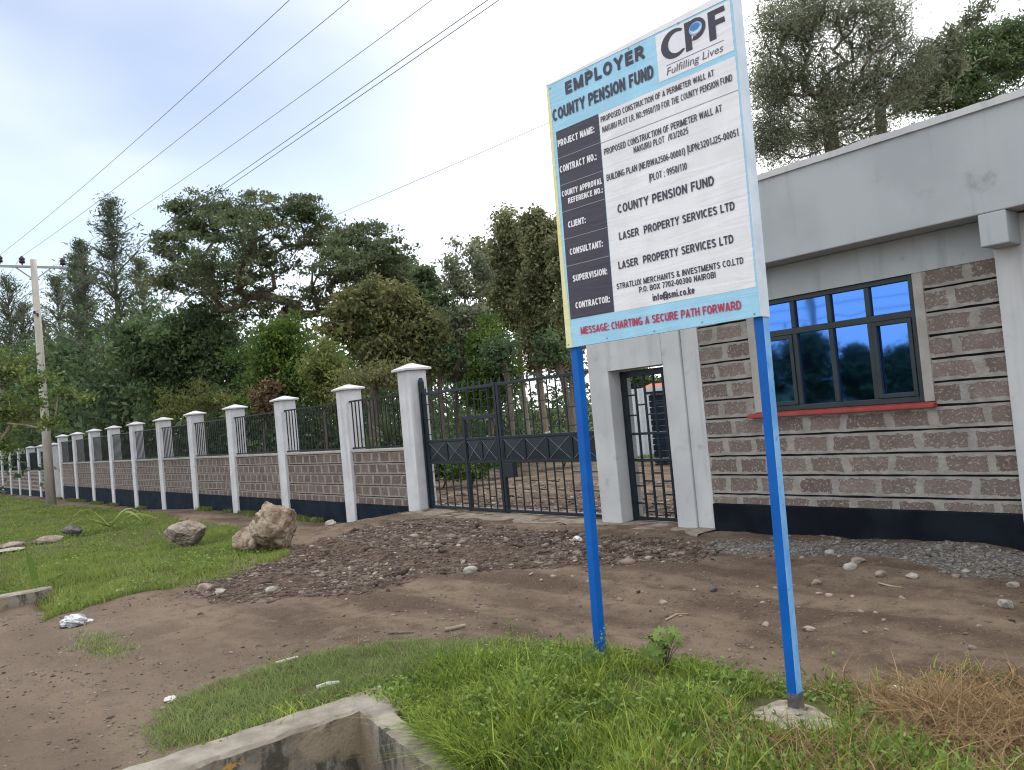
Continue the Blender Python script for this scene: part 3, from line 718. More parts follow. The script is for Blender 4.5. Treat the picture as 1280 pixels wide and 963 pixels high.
# ------------------------------------------------------------------ signboard
SW, SH = 1.49, 1.835
zf = gz(-4.0, 3.83)
sg = thing('signboard', (-4.028, 3.757, 0), 'tall white and light blue construction notice board on two blue posts', 'sign', rot=(-math.radians(1.25), 0, math.radians(2.29)))
BZ = 2.10
class SB(MB):
    pass
def sbuild(mb, name, mat, parent, bevel=0): return mb.build(name, mat, parent, local=True, bevel=bevel)
Yb = .035
mb = SB(); mb.box(0, SW, Yb, Yb+.022, BZ, BZ+SH); panel = sbuild(mb, 'panel', M['board_edge'], sg, .003)
for x0 in (.012, SW-.060):
    mb = SB(); mb.m = 0
    mb.box(x0, x0+.058, Yb+.024, Yb+.084, -.25, BZ+SH-.01)
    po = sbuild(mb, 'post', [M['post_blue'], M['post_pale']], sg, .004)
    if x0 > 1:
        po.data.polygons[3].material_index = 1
        po['label'] = 'right blue post with a paler side face'
        mb = SB(); mb.box(x0-.002, x0+.0605, Yb+.0222, Yb+.0865, -.25, .055); sbuild(mb, 'worn_foot', M['post_worn'], po)
        mb = SB(); mb.box(SW+.001, SW+.005, Yb-.004, Yb+.086, BZ-.002, BZ+SH); sbuild(mb, 'edge_strip', M['board_edge'], panel)
    else: po.data.polygons[3].material_index = 0
# printed banner: flat sheets just in front of the board, each above the last
SL = -.016
def vv(u, v): return v+SL*(u-.3)
def sheet(name, mat, x0, x1, z0, z1, lift, n=1):
    mb = SB(); y = Yb-.0015-lift
    mb.poly([(x0, y, BZ+vv(x0, z0) if z0 > .005 else BZ), (x1, y, BZ+vv(x1, z0) if z0 > .005 else BZ), (x1, y, BZ+(vv(x1, z1) if z1 < SH-.005 else SH)), (x0, y, BZ+(vv(x0, z1) if z1 < SH-.005 else SH))])
    return sbuild(mb, name, mat, panel)
def quad(name, mat, pts, lift):
    mb = SB(); y = Yb-.0015-lift; mb.poly([(p[0], y, BZ+p[1]) for p in pts]); return sbuild(mb, name, mat, panel)
sheet('banner', M['banner_blue'], .001, SW-.001, 0, SH, 0)
quad('yellow_margin', M['banner_yellow'], [(.002, .002), (.058, .002), (.052, .25), (.038, .5), (.034, .9), (.030, 1.3), (.034, 1.6), (.022, SH-.03), (.002, SH-.002)], .0012)
sheet('white_field', M['banner_white'], .455, SW-.012, .182, 1.478, .0012)
sheet('dark_column', M['banner_dark'], .062, .452, .186, 1.480, .0024)
sheet('logo_box', M['banner_grey'], .952, SW-.016, 1.512, 1.80, .0012)
quad('pale_top_margin', M['banner_grey'], [(.05, SH-.014), (SW-.02, SH-.042), (SW-.002, SH-.002), (.002, SH-.002)], .0024)
for v, a, c in ((1.292, .062, .452), (1.105, .062, .452), (.920, .062, .452), (.734, .062, .452), (.548, .062, .452)):
    sheet('row_line', M['ink_line'], a, c, v-.002, v+.002, .0036)
for v in (1.285,): sheet('row_line', M['ink_line'], .457, SW-.014, v-.0022, v+.0022, .0024)
def arc_(cx, cy, rx, ry, a0, a1, n=10):
    return [(cx+rx*math.cos(math.radians(a0+(a1-a0)*k/n)), cy+ry*math.sin(math.radians(a0+(a1-a0)*k/n))) for k in range(n+1)]
def glyphs(h):
    L, T = h, 1-h; G = {}; m5 = .52; W = .62; R = W-h
    G['A'] = (.70, [[(h*.9, 0), (.35, 1-h*.4)], [(.35, 1-h*.4), (.70-h*.9, 0)], [(.16, .28), (.54, .28)]])
    def bowl(y0, y1, xr, x0=L): return [(x0, y1), (xr-.2, y1)]+arc_(xr-.2, (y0+y1)/2, .2, (y1-y0)/2, 90, -90)+[(x0, y0)]
    st = [(L, 0), (L, 1)]
    G['B'] = (.66, [st, bowl(m5, T, .55), bowl(L, m5, .58)]); G['C'] = (.66, [arc_(.35, .5, .35-h, .5-h, 48, 312, 16)])
    G['D'] = (.67, [st, [(L, T), (.30, T)]+arc_(.30, .5, .37-h, .5-h, 90, -90, 12)+[(L, L)]])
    G['E'] = (.58, [st, [(L, T), (.56, T)], [(L, m5), (.52, m5)], [(L, L), (.57, L)]]); G['F'] = (.55, [st, [(L, T), (.54, T)], [(L, m5-.01), (.48, m5-.01)]])
    G['G'] = (.70, [arc_(.36, .5, .36-h, .5-h, 48, 318, 16), [(.70-h, .08), (.70-h, .46)], [(.70, .44), (.40, .44)]])
    G['H'] = (.66, [st, [(.66-h, 0), (.66-h, 1)], [(L, m5), (.66-h, m5)]]); G['I'] = (2*h, [st])
    G['J'] = (.52, [[(.52-h, 1), (.52-h, .3)]+arc_(.26, .3, .26-h, .3-h, 0, -180)])
    G['K'] = (.68, [st, [(.62, 1), (L, .40)], [(.25, .56), (.65, 0)]]); G['L'] = (.54, [st, [(L, L), (.54, L)]])
    G['M'] = (.80, [st, [(.80-h, 0), (.80-h, 1)], [(L, 1-h*.5), (.40, .06)], [(.40, .06), (.80-h, 1-h*.5)]]); G['N'] = (.66, [st, [(.66-h, 0), (.66-h, 1)], [(L, 1-h*.6), (.66-h, h*.6)]])
    G['O'] = (.72, [arc_(.36, .5, .36-h, .5-h, 0, 360, 22)]); G['P'] = (.62, [st, bowl(.45, T, .60-h*.6)]); G['Q'] = G['O']
    G['R'] = (.67, [st, bowl(.47, T, .60-h*.6), [(.34, .47), (.62, 0)]])
    G['S'] = (.62, [arc_(.31, .73, .30-h, .27-h, 22, 262, 12)+arc_(.31, .27, .31-h, .27-h+.02, 82, -158, 12)])
    G['T'] = (.62, [[(.31, 0), (.31, T)], [(0, T), (.62, T)]]); G['U'] = (.66, [[(L, 1), (L, .33)]+arc_(.33, .33, .33-h, .33-h, 180, 360)+[(.66-h, 1)]])
    G['V'] = (.68, [[(h*.8, 1), (.34, h*.3)], [(.34, h*.3), (.68-h*.8, 1)]]); G['W'] = (.98, [[(h*.8, 1), (.26, .05)], [(.26, .05), (.49, .95)], [(.49, .95), (.72, .05)], [(.72, .05), (.98-h*.8, 1)]])
    G['X'] = (.68, [[(.06, 1), (.62, 0)], [(.62, 1), (.06, 0)]]); G['Y'] = (.68, [[(.06, 1), (.34, .45)], [(.62, 1), (.34, .45)], [(.34, 0), (.34, .46)]]); G['Z'] = (.6, [[(.04, T), (.55, T)], [(.55, T), (.04, L)], [(.04, L), (.57, L)]])
    G['0'] = (.56, [arc_(.28, .5, .28-h, .5-h, 0, 360, 20)]); G['1'] = (.42, [[(.27, 0), (.27, 1)], [(.11, .80), (.27, .94)]])
    G['2'] = (.56, [arc_(.28, .72, .27-h, .28-h, 165, -35)+[(.07, L+.02)], [(.02, L), (.55, L)]]); G['3'] = (.56, [arc_(.27, .735, .25-h, .265-h, 155, -80), arc_(.27, .275, .28-h, .275-h, 80, -155), [(.22, .51), (.32, .51)]])
    G['4'] = (.58, [[(.42, 0), (.42, 1)], [(.42, .96), (.05, .28)], [(.03, .27), (.58, .27)]])
    G['5'] = (.56, [[(.50, T), (.12, T)], [(.13, T), (.09, .52)], [(.09, .52)]+arc_(.27, .33, .28-h, .33-h, 120, -155)]); G['6'] = (.56, [arc_(.28, .32, .28-h, .32-h, 0, 360, 16), arc_(.34, .40, .34-h, .60-h, 75, 180)])
    G['7'] = (.55, [[(.03, T), (.52, T)], [(.52, T), (.20, 0)]]); G['8'] = (.56, [arc_(.28, .74, .25-h, .26-h, 0, 360, 16), arc_(.28, .27, .28-h, .27-h, 0, 360, 16)])
    G['9'] = (.56, [arc_(.28, .68, .28-h, .32-h, 0, 360, 16), arc_(.22, .60, .34-h, .60-h, 0, -105)])
    dot = lambda x, y: [(x, y-h), (x, y+h)]
    G[':'] = (2*h, [dot(h, h), dot(h, .62)]); G['.'] = (2*h, [dot(h, h)]); G['/'] = (.36, [[(.03, 0), (.33, 1)]]); G['-'] = (.32, [[(0, .36), (.32, .36)]]); G['|'] = (2*h, [[(h*.8, -.22), (h*.8, 1.1)]])
    G['('] = (.28, [arc_(.36, .42, .30, .64, 112, 248)]); G[')'] = (.28, [arc_(-.08, .42, .30, .64, 68, -68)])
    G['&'] = (.70, [arc_(.31, .78, .20-h*.5, .22-h, -50, 230, 14)+[(.62, .0)], arc_(.28, .27, .27-h, .27-h, 60, 300, 14)+[(.60, .40)]])
    x = .72
    G['i'] = (2*h, [[(L, 0), (L, x)], dot(L, 1-h)]); G['n'] = (.54, [[(L, 0), (L, x)], [(L, .40)]+arc_(.27, .40, .27-h, .32-h, 180, 0)+[(.54-h, 0)]]); G['f'] = (.34, [[(.16, 0), (.16, .8)]+arc_(.30, .8, .14, .2-h, 180, 90), [(0, x-h), (.33, x-h)]])
    G['o'] = (.56, [arc_(.28, .36, .28-h, .36-h, 0, 360, 18)]); G['s'] = (.50, [arc_(.25, .53, .24-h, .19-h+.03, 25, 262, 10)+arc_(.25, .19, .25-h, .19-h+.03, 82, -155, 10)])
    G['m'] = (.84, [[(L, 0), (L, x)], [(L, .42)]+arc_((L+.42)/2, .42, (.42-L)/2, .30-h, 180, 0)+[(.42, 0)], [(.42, .42)]+arc_((.42+.84-h)/2, .42, (.84-h-.42)/2, .30-h, 180, 0)+[(.84-h, 0)]])
    G['c'] = (.52, [arc_(.28, .36, .28-h, .36-h, 48, 312, 14)]); G['k'] = (.52, [st, [(.47, x), (L, .26)], [(.22, .40), (.50, 0)]]); G['e'] = (.55, [arc_(.28, .36, .28-h, .36-h, 0, 318, 16), [(h, .36), (.55-h, .36)]])
    G['@'] = (.95, [arc_(.47, .40, .44, .56, -70, 250, 24), arc_(.45, .40, .20, .24, 0, 360, 16), [(.66, .64), (.65, .22)]+arc_(.74, .22, .08, .08, 180, 300, 5)])
    G[' '] = (.30, [])
    return G
def text(s, u0, v0, u1, cap, mat, bold=.012, shear=0., lift=.0048, name='lettering'):
    if shear:
        return text_slanted(s, u0, v0, u1, cap, mat, bold, shear, lift, name)
    h = .060+bold*1.75; G = glyphs(h); gap = .085+h*.15
    w = sum(G[c][0]+gap for c in s)-gap; sx = (u1-u0)/w; th = h*min(cap, sx*1.12); V, Fc, off = [], [], 0.; ns_ = 0
    x = 0.
    for ch in s:
        gw, strokes = G[ch]
        for st in strokes:
            p = np.array([((x+a)*sx, b_*cap) for a, b_ in st]); n = len(p); closed = n > 3 and np.hypot(*(p[0]-p[-1])) < 1e-6
            y = Yb-.0015-lift-.00004*(ns_ % 5); ns_ += 1; b0 = len(V)
            for i in range(n):
                da = p[i]-p[i-1] if i else (p[0]-p[-2] if closed else p[1]-p[0]); db = p[i+1]-p[i] if i < n-1 else (p[1]-p[0] if closed else p[i]-p[i-1])
                da = da/(np.hypot(*da)+1e-9); db = db/(np.hypot(*db)+1e-9); na, nb = np.array([-da[1], da[0]]), np.array([-db[1], db[0]])
                nn = na+nb; nn = nn/(np.hypot(*nn)+1e-9); nn = nn/max(.5, nn@na)*th
                for q in (p[i]-nn, p[i]+nn):
                    V.append((u0+q[0], y, BZ+v0+q[1]+SL*q[0]))
            for i in range(n-1): Fc.append((b0+2*i, b0+2*i+2, b0+2*i+3, b0+2*i+1))
        x += gw+gap
    me = bpy.data.meshes.new(name); me.from_pydata(V, [], Fc); me.materials.append(mat); o = bpy.data.objects.new(name, me); C.objects.link(o); o.parent = panel
    return o
def text_slanted(s, u0, v0, u1, cap, mat, bold=.012, shear=0., lift=.0048, name='lettering'):
    cu = bpy.data.curves.new('t', 'FONT'); cu.body = s; cu.size = 1; cu.offset = bold; cu.shear = shear; cu.resolution_u = 3
    o = bpy.data.objects.new('t', cu); C.objects.link(o)
    dg = bpy.context.evaluated_depsgraph_get(); dg.update()
    me = bpy.data.meshes.new_from_object(o.evaluated_get(dg))
    bpy.data.objects.remove(o); bpy.data.curves.remove(cu)
    n = len(me.vertices); co = np.zeros(n*3, np.float32); me.vertices.foreach_get('co', co); co = co.reshape(-1, 3)
    x0, x1 = co[:, 0].min(), co[:, 0].max()
    x = u0+(co[:, 0]-x0)/(x1-x0)*(u1-u0); z = co[:, 1]/.729*cap
    z = v0+z+SL*(x-u0)
    out = np.stack([x, np.full(n, Yb-.0015-lift), BZ+z], -1); me.vertices.foreach_set('co', out.ravel().astype(np.float32)); me.update()
    me.materials.clear(); me.materials.append(mat); me.name = name
    q = bpy.data.objects.new(name, me); C.objects.link(q); q.parent = panel
    return q
D_, Wt = M['ink_dark'], M['ink_white']
text('EMPLOYER', .178, 1.702, .863, .085, D_, .035)
text('COUNTY PENSION FUND', .045, 1.560, .917, .083, D_, .022)
text('PROJECT NAME:', .073, 1.374, .411, .046, Wt, .03)
text('CONTRACT NO.:', .073, 1.194, .411, .047, Wt, .03)
text('COUNTY APPROVAL', .075, 1.027, .440, .040, Wt, .03)
text('REFERENCE NO.:', .128, .968, .441, .038, Wt, .03)
text('CLIENT:', .110, .806, .272, .043, Wt, .03)
text('CONSULTANT:', .106, .621, .405, .043, Wt, .03)
text('SUPERVISION:', .114, .437, .423, .043, Wt, .03)
text('CONTRACTOR:', .120, .254, .427, .043, Wt, .03)
text('PROPOSED CONSTRUCTION OF A PERIMETER WALL AT', .471, 1.414, 1.335, .037, D_, .012)
text('NAKURU PLOT LR. NO.:9950/110 FOR THE COUNTY PENSION FUND', .478, 1.344, 1.449, .040, D_, .012)
text('PROPOSED CONSTRUCTION OF PERIMETER WALL AT', .477, 1.197, 1.366, .041, D_, .012)
text('NAKURU PLOT  /03/2025', .718, 1.137, 1.13, .040, D_, .012)
text('BUILDING PLAN (NE/BWA2506-00001)', .481, 1.026, 1.095, .042, D_, .012)
text('|UPN:3201J25-00051', 1.114, 1.018, 1.458, .043, D_, .012)
text('|PLOT : 9950/110', .821, .930, 1.099, .045, D_, .012)
text('COUNTY PENSION FUND', .55, .797, 1.274, .056, D_, .018)
text('LASER  PROPERTY SERVICES LTD', .545, .627, 1.392, .049, D_, .018)
text('LASER  PROPERTY SERVICES LTD', .520, .445, 1.366, .049, D_, .018)
text('STRATLUX MERCHANTS & INVESTMENTS CO.LTD', .491, .320, 1.417, .037, D_, .014)
text('P.O. BOX 7702-00300 NAIROBI', .670, .269, 1.230, .036, D_, .014)
text('info@smi.co.ke', .770, .200, 1.079, .043, D_, .018)
text('MESSAGE: CHARTING A SECURE PATH FORWARD', .148, .076, 1.377, .050, M['ink_red'], .016)
text('Fulfilling Lives', 1.014, 1.521, 1.408, .047, M['ink_grey'], .0, .18, .0036)
quad('logo_rule', M['ink_grey'], [(1.016, 1.5785), (1.417, 1.5725), (1.417, 1.5755), (1.016, 1.5815)], .0036)
# the three logo letters
def ellarc(cx, cz, rx, rz, a0, a1, n=24): return [(cx+rx*math.cos(math.radians(a0+(a1-a0)*k/n)), cz+rz*math.sin(math.radians(a0+(a1-a0)*k/n))) for k in range(n+1)]
def strip(name, outer, inner, mat, lift):
    mb = SB(); y = Yb-.0015-lift
    for i in range(len(outer)-1): mb.poly([(outer[i][0], y, BZ+outer[i][1]), (outer[i+1][0], y, BZ+outer[i+1][1]), (inner[i+1][0], y, BZ+inner[i+1][1]), (inner[i][0], y, BZ+inner[i][1])])
    return sbuild(mb, name, mat, panel)
strip('logo_letter', ellarc(1.085, 1.690, .098, .086, 48, 318), ellarc(1.105, 1.690, .066, .062, 62, 302), D_, .0036)
quad('logo_letter', D_, [(1.163, 1.606), (1.207, 1.605), (1.207, 1.775), (1.163, 1.776)], .0036)
strip('logo_bowl', ellarc(1.235, 1.714, .073, .063, 150, -112), ellarc(1.235, 1.714, .034, .040, 150, -112), D_, .0042)
quad('logo_letter', D_, [(1.326, 1.602), (1.372, 1.601), (1.372, 1.677), (1.436, 1.675), (1.432, 1.706), (1.372, 1.708), (1.372, 1.738), (1.440, 1.736), (1.436, 1.767), (1.326, 1.770)], .0036)
strip('logo_emblem', ellarc(1.240, 1.716, .046, .037, 0, 360, 32), ellarc(1.240, 1.716, .001, .001, 0, 360, 32), M['ink_sky'], .0052)
strip('logo_emblem', ellarc(1.236, 1.727, .034, .020, 0, 360, 28), ellarc(1.236, 1.727, .001, .001, 0, 360, 28), M['ink_blue'], .0060)
strip('logo_emblem', ellarc(1.243, 1.716, .038, .030, 190, 350, 16), ellarc(1.240, 1.720, .036, .022, 190, 350, 16), M['ink_white'], .0066)
for u in (.03, .38, .75, 1.12, SW-.03):
    for v in (.02, SH-.035):
        mb = SB(); cx, cz = u+random.uniform(-.01, .01), BZ+v+random.uniform(-.004, .004); y = Yb-.004
        mb.tube([(cx, y-.003, cz), (cx, y, cz)], .0055, 8); sbuild(mb, 'screw', M['steel'], panel)
# cement footing round the right foot
fo = np.array([-4.028+1.462*math.cos(.04), 3.757+1.462*math.sin(.04)+.05]); zz = gz(*fo)
rings = []; mb = MB()
for k, (r, h_) in enumerate(((.30, -.12), (.25, .0), (.21, .035), (.10, .05))):
    rings.append([(fo[0]+.01+r*math.cos(a)*(1+.10*math.sin(3*a+k)), fo[1]-.05+r*.9*math.sin(a)*(1+.12*math.cos(2*a+1)), zz+h_+random.uniform(-.008, .008)) for a in np.linspace(0, 2*math.pi, 25)[:-1]])
for r0, r1 in zip(rings[:-1], rings[1:]):
    for k in range(24): mb.poly([r0[k], r0[(k+1) % 24], r1[(k+1) % 24], r1[k]])
mb.poly(rings[-1])
M['footing'] = vary('muddy_cement', (.22, .19, .15), (.36, .32, .27), 9, .95, .8, 40, (.14, .115, .09), 14, .52, .66, bd=.02)
ft = mb.build('footing', M['footing'], smooth_=False)
mw = ft.matrix_world.copy(); ft.parent = sg
bpy.context.view_layer.update(); ft.matrix_parent_inverse = sg.matrix_world.inverted()

# ------------------------------------------------------------------ culvert walls
def culvert_mat():
    m, t, b = newmat('stained_concrete'); v = pos(t)
    col = mix(t, ramp(t, noise(t, 5, 5), .35, .65), (.17, .145, .115), (.27, .24, .20))
    sx = t.nodes.new('ShaderNodeSeparateXYZ'); g = t.nodes.new('ShaderNodeNewGeometry'); t.links.new(g.outputs['Normal'], sx.inputs[0])
    side = ramp(t, sx.outputs['Z'], .3, .7, 1, 0)
    mpn = t.nodes.new('ShaderNodeMapping'); mpn.inputs['Scale'].default_value = (1, 1, .4); t.links.new(v, mpn.inputs['Vector'])
    moss = ramp(t, noise(t, 5.5, 6, mpn.outputs[0], rough_=.7), .46, .58)
    col = mix(t, math_(t, 'MULTIPLY', moss, math_(t, 'MULTIPLY', side, .9)), col, (.05, .045, .032))
    col = mix(t, math_(t, 'MULTIPLY', ramp(t, noise(t, 3.2, 5, dist=.4), .5, .62), side), col, (.27, .215, .15))
    spx = t.nodes.new('ShaderNodeSeparateXYZ'); t.links.new(v, spx.inputs[0])
    ok = math_(t, 'MULTIPLY', ramp(t, spx.outputs['Y'], 1.62, 1.68, 1, 0), math_(t, 'MULTIPLY', ramp(t, spx.outputs['Z'], -.11, -.07, 0, 1), ramp(t, spx.outputs['X'], -8, -7.9, 0, 1)))
    yel = math_(t, 'MULTIPLY', math_(t, 'MULTIPLY', ramp(t, noise(t, 15, 4), .52, .57), side), ok)
    col = mix(t, yel, col, (.42, .24, .05))
    col = mix(t, ramp(t, noise(t, 30, 4), .58, .72, 0, .5), col, (.14, .125, .105))
    t.links.new(col, b.inputs['Base Color']); b.inputs['Roughness'].default_value = .95
    bump(t, b, math_(t, 'ADD', noise(t, 45, 5), noise(t, 9, 4)), .7, .012)
    return m
M['culvert'] = culvert_mat()
def rough_slab(mb, path, w, zt, zb, nsub=26, w2=None):
    """wall along a polyline: rounded uneven top; w to the left of the direction of travel"""
    pts = []
    for (a, c) in zip(path[:-1], path[1:]):
        for k in range(nsub): pts.append(np.array(a)+(np.array(c)-np.array(a))*k/nsub)
    pts.append(np.array(path[-1])); pts = np.array(pts, float)
    rows = []; wa = w
    for i, p in enumerate(pts):
        w = wa if (w2 is None or i <= nsub) else w2+(wa-w2)*max(0, 1-(i-nsub)/5)
        prof = [(0, zb), (0, zt-.05), (0, zt-.018), (.02, zt), (w*.5, zt+.004), (w-.02, zt), (w, zt-.02), (w, zb)]
        d0 = pts[i]-pts[max(i-1, 0)] if i else pts[1]-pts[0]; d1 = pts[min(i+1, len(pts)-1)]-pts[i] if i < len(pts)-1 else d0
        n0 = np.array([-d0[1], d0[0]])/np.linalg.norm(d0); n1 = np.array([-d1[1], d1[0]])/np.linalg.norm(d1)
        n = n0+n1; n = n/np.linalg.norm(n); n = n/max(.4, n@n0)
        rows.append([(p[0]+n[0]*s+random.uniform(-.005, .005), p[1]+n[1]*s+random.uniform(-.005, .005), z+random.uniform(-.006, .006)) for s, z in prof])
    for i in range(len(rows)-1):
        for k in range(len(prof)-1): mb.poly([rows[i][k], rows[i+1][k], rows[i+1][k+1], rows[i][k+1]])
    mb.poly(rows[0][::-1]); mb.poly(rows[-1])
zt = .02
A_ = [at(449, 886, 1)*0]
def onz(px, py, z):
    d = ray(px, py); p = d*(z-CZ)/d[2]; return p[:2]
c0 = onz(449, 886, zt); l0 = onz(229, 962, zt); r0 = onz(551, 965, zt)
l0 = c0+(l0-c0)*2.2; r0 = c0+(r0-c0)*1.05
mb = MB(); rough_slab(mb, [tuple(r0), tuple(c0), tuple(l0)][::-1], .29, zt, -1.1, w2=.15)
tag(mb.build('culvert_wall', M['culvert'], loc=(c0[0], c0[1], -.9), smooth_=False), 'mossy stained concrete culvert wall turning a corner in the foreground grass', 'culvert wall')
k1 = onz(66, 737, .02); k0 = onz(-40, 757, .02)
d_ = (k0-k1); k0 = k1+d_*3
mb = MB(); rough_slab(mb, [tuple(k0), tuple(k1)], .20, .05, -.7)
tag(mb.build('culvert_kerb', M['culvert'], loc=(k1[0], k1[1], -.3)), 'low concrete culvert kerb at the left edge of the dirt crossing', 'kerb')

# ------------------------------------------------------------------ utility pole and wires
px_, py_ = -41.5, 7.05
zb = gz(px_, py_)
up_ = thing('utility_pole', (px_, py_, zb), 'tall pale utility pole with a steel crossarm standing before the boundary wall', 'utility pole')
mb = MB(); mb.tube([(px_, py_, zb-.3), (px_, py_, 4), (px_, py_-.02, 10.5)], [.21, .17, .13], 14); mb.build('shaft', M['pole'], up_, smooth_=True)
mb = MB(); mb.bar((px_-.15, 5.6, 10.18), (px_-.15, 8.4, 10.22), .09, .10); ca = mb.build('crossarm', M['steel'], up_)
mb = MB(); mb.bar((px_-.16, 6.35, 10.15), (px_-.16, 6.98, 9.65), .05); mb.bar((px_-.16, 7.75, 10.18), (px_-.16, 7.12, 9.65), .05); mb.bar((px_-.15, 6.85, 9.63), (px_-.15, 7.25, 9.63), .06); mb.build('brace', M['steel'], up_)
for y in (5.75, 6.61, 8.24):
    z0 = 10.27; mb = MB(); pr = [(.03, 0), (.03, .06), (.11, .08), (.13, .16), (.10, .20), (.13, .24), (.12, .31), (.06, .36), (.05, .40)]
    mb.tube([(px_-.15, y, z0+h) for r, h in pr], [r for r, h in pr], 12); mb.build('insulator', M['insulator'], up_, smooth_=True)
mb = MB(); mb.box(px_+.16, px_+.175, 7.0, 7.14, 3.9, 4.25); mb.build('number_plate', M['plastic_white'], up_)
for y, z in ((7.0, 8.0), (7.12, 7.9)):
    mb = MB(); mb.tube([(px_+.16, y-.1, z), (px_+.16, y-.1, z+.14)], .05, 8); mb.build('spool_insulator', M['insulator'], up_)
def wire(a, b, sag, label, r=.007):
    a = np.array(a, float); b = np.array(b, float); n = 40
    pts = [a+(b-a)*k/n-np.array([0, 0, sag*4*(k/n)*(1-k/n)]) for k in range(n+1)]
    mb = MB(); mb.tube(pts, r, 6); o = mb.build('power_line', M['wire'], loc=tuple(a), smooth_=True)
    return tag(o, label, 'power line', 'overhead lines strung from the utility pole')
def through(a, px, py, z, xe, sag):
    d = ray(px, py); q = d*(z-CZ)/d[2]; a = np.array(a, float); s = (xe-a[0])/(q[0]-a[0]); q[2] = z+sag*4*(1/s)*(1-1/s); return a+(q-a)*s
for (y, px, zq, lb) in ((5.75, 362, 10.0, 'uppermost overhead wire, leaving the top left of the picture'), (6.61, 437, 10.0, 'second overhead wire from the top, tied to the middle insulator'), (8.24, 540, 10.0, 'third overhead wire from the top, tied to the right insulator')):
    a = (px_-.15, y, 10.66); wire(a, through(a, px, 0, zq+.15, 9.0, .55), .55, lb)
    b_ = np.array([-80., y+1.2*0-1.5, 8.6]); wire(a, b_, .4, lb.split(',')[0].replace('overhead wire', 'overhead line').replace('from the top', '') .strip()+' continuing beyond the utility pole to the left', .008)
for (y, z, px, lb) in ((7.0, 8.05, 610, 'upper of the two close parallel wires crossing before the trees'), (7.12, 7.95, 624, 'lower of the two close parallel wires crossing before the trees')):
    a = (px_+.16, y-.1, z); wire(a, through(a, px, 0, 8.0, 9.0, .12), .12, lb, .007)
a, b_ = atd(425, 265, 40), atd(1013, 0, 17)
dd = b_-a
wire(a-dd*.25, b_+dd*.5, .15, 'single drop wire rising from the umbrella tree to behind the notice board', .009)

# ------------------------------------------------------------------ vegetation generators
def rand_dirs(n, r=rng):
    v = r.normal(size=(n, 3)); return v/np.linalg.norm(v, axis=1, keepdims=True)
def leaf_quads(c, d, L, Wd, r=rng):
    """diamond leaves: centre c, direction d, length L, width Wd (arrays)"""
    n = len(c); q = rand_dirs(n, r); s = np.cross(d, q); s /= np.linalg.norm(s, axis=1, keepdims=True)+1e-9
    L = np.broadcast_to(L, (n,))[:, None]; Wd = np.broadcast_to(Wd, (n,))[:, None]
    v = np.stack([c-d*L/2, c+s*Wd/2-d*L*.05, c+d*L/2, c-s*Wd/2-d*L*.05], 1).reshape(-1, 3)
    f = np.arange(n*4).reshape(n, 4); return v, f
def grow(trunk, r0, clusters, rtip=.012, order_from=None, wob=.12):
    """limbs: join every cluster to the nearest lower point of the growing skeleton; pipe-model radii"""
    nodes = [np.array(p, float) for p in trunk]; par = [-1]+list(range(len(trunk)-1))
    ci = []
    base = np.array(trunk[-1], float) if order_from is None else np.array(order_from, float)
    order = np.argsort(np.linalg.norm(clusters-base, axis=1))
    for k in order:
        c = clusters[k]; P = np.array(nodes); dv = c-P; dist = np.linalg.norm(dv, axis=1)
        pen = dist + np.maximum(0, P[:, 2]-c[2]+.15*dist)*1.6
        lim = max(1, len(trunk)//3)
        pen[:lim] += 50
        j = int(np.argmin(pen)); a = nodes[j]; n = max(1, int(dist[j]/.9))
        prev = j
        for s in range(1, n+1):
            tt = s/n; q = a+(c-a)*tt
            if s < n: q = q+rng.normal(size=3)*wob*min(1, dist[j]*.3)+np.array([0, 0, .10*dist[j]*tt*(1-tt)])
            nodes.append(q); par.append(prev); prev = len(nodes)-1
        ci.append(prev)
    P = np.array(nodes); w = np.zeros(len(P)); w[ci] = 1
    for i in range(len(P)-1, 0, -1):
        if par[i] >= 0: w[par[i]] += w[i]
    rad = np.maximum(rtip, r0*np.sqrt(w/max(1, w[0])))
    nt_ = len(trunk); rad[:nt_] = np.maximum(rad[:nt_], np.linspace(r0, r0*.45, nt_))
    return P, np.array(par), rad
def limbs_mesh(P, par, rad, sides=6):
    i = np.where(par >= 0)[0]; a, b = P[par[i]], P[i]; ra, rb = np.minimum(rad[par[i]], rad[i]*1.5), rad[i]
    d = b-a; Ln = np.linalg.norm(d, axis=1, keepdims=True)+1e-9; d = d/Ln
    ref = np.where(np.abs(d[:, 2:3]) > .9, np.array([[1., 0, 0]]), np.array([[0, 0, 1.]]))
    u = np.cross(d, ref); u /= np.linalg.norm(u, axis=1, keepdims=True); w = np.cross(d, u)
    ang = np.linspace(0, 2*math.pi, sides, endpoint=False)
    cs, sn = np.cos(ang)[None, :, None], np.sin(ang)[None, :, None]
    ring = u[:, None]*cs+w[:, None]*sn
    A = a[:, None]-d[:, None]*ra[:, None, None]*.3+ring*ra[:, None, None]; B = b[:, None]+ring*rb[:, None, None]
    m_ = len(i); v = np.concatenate([A, B], 1).reshape(-1, 3)
    k = np.arange(sides); k2 = (k+1) % sides
    f = np.stack([k, k2, k2+sides, k+sides], -1)[None]+(np.arange(m_)*2*sides)[:, None, None]
    return v, f.reshape(-1, 4)
def pl(px, py, rx, ry, depth, n, ratio=1.0, zoff=0.):
    """lobe seen at a pixel, at its own distance, as a real ellipsoid (centre, radii, clusters)"""
    c = atd(px, py, depth+zoff); k = depth/F
    return (c, (rx*k*ratio, rx*k*ratio, ry*k), n)
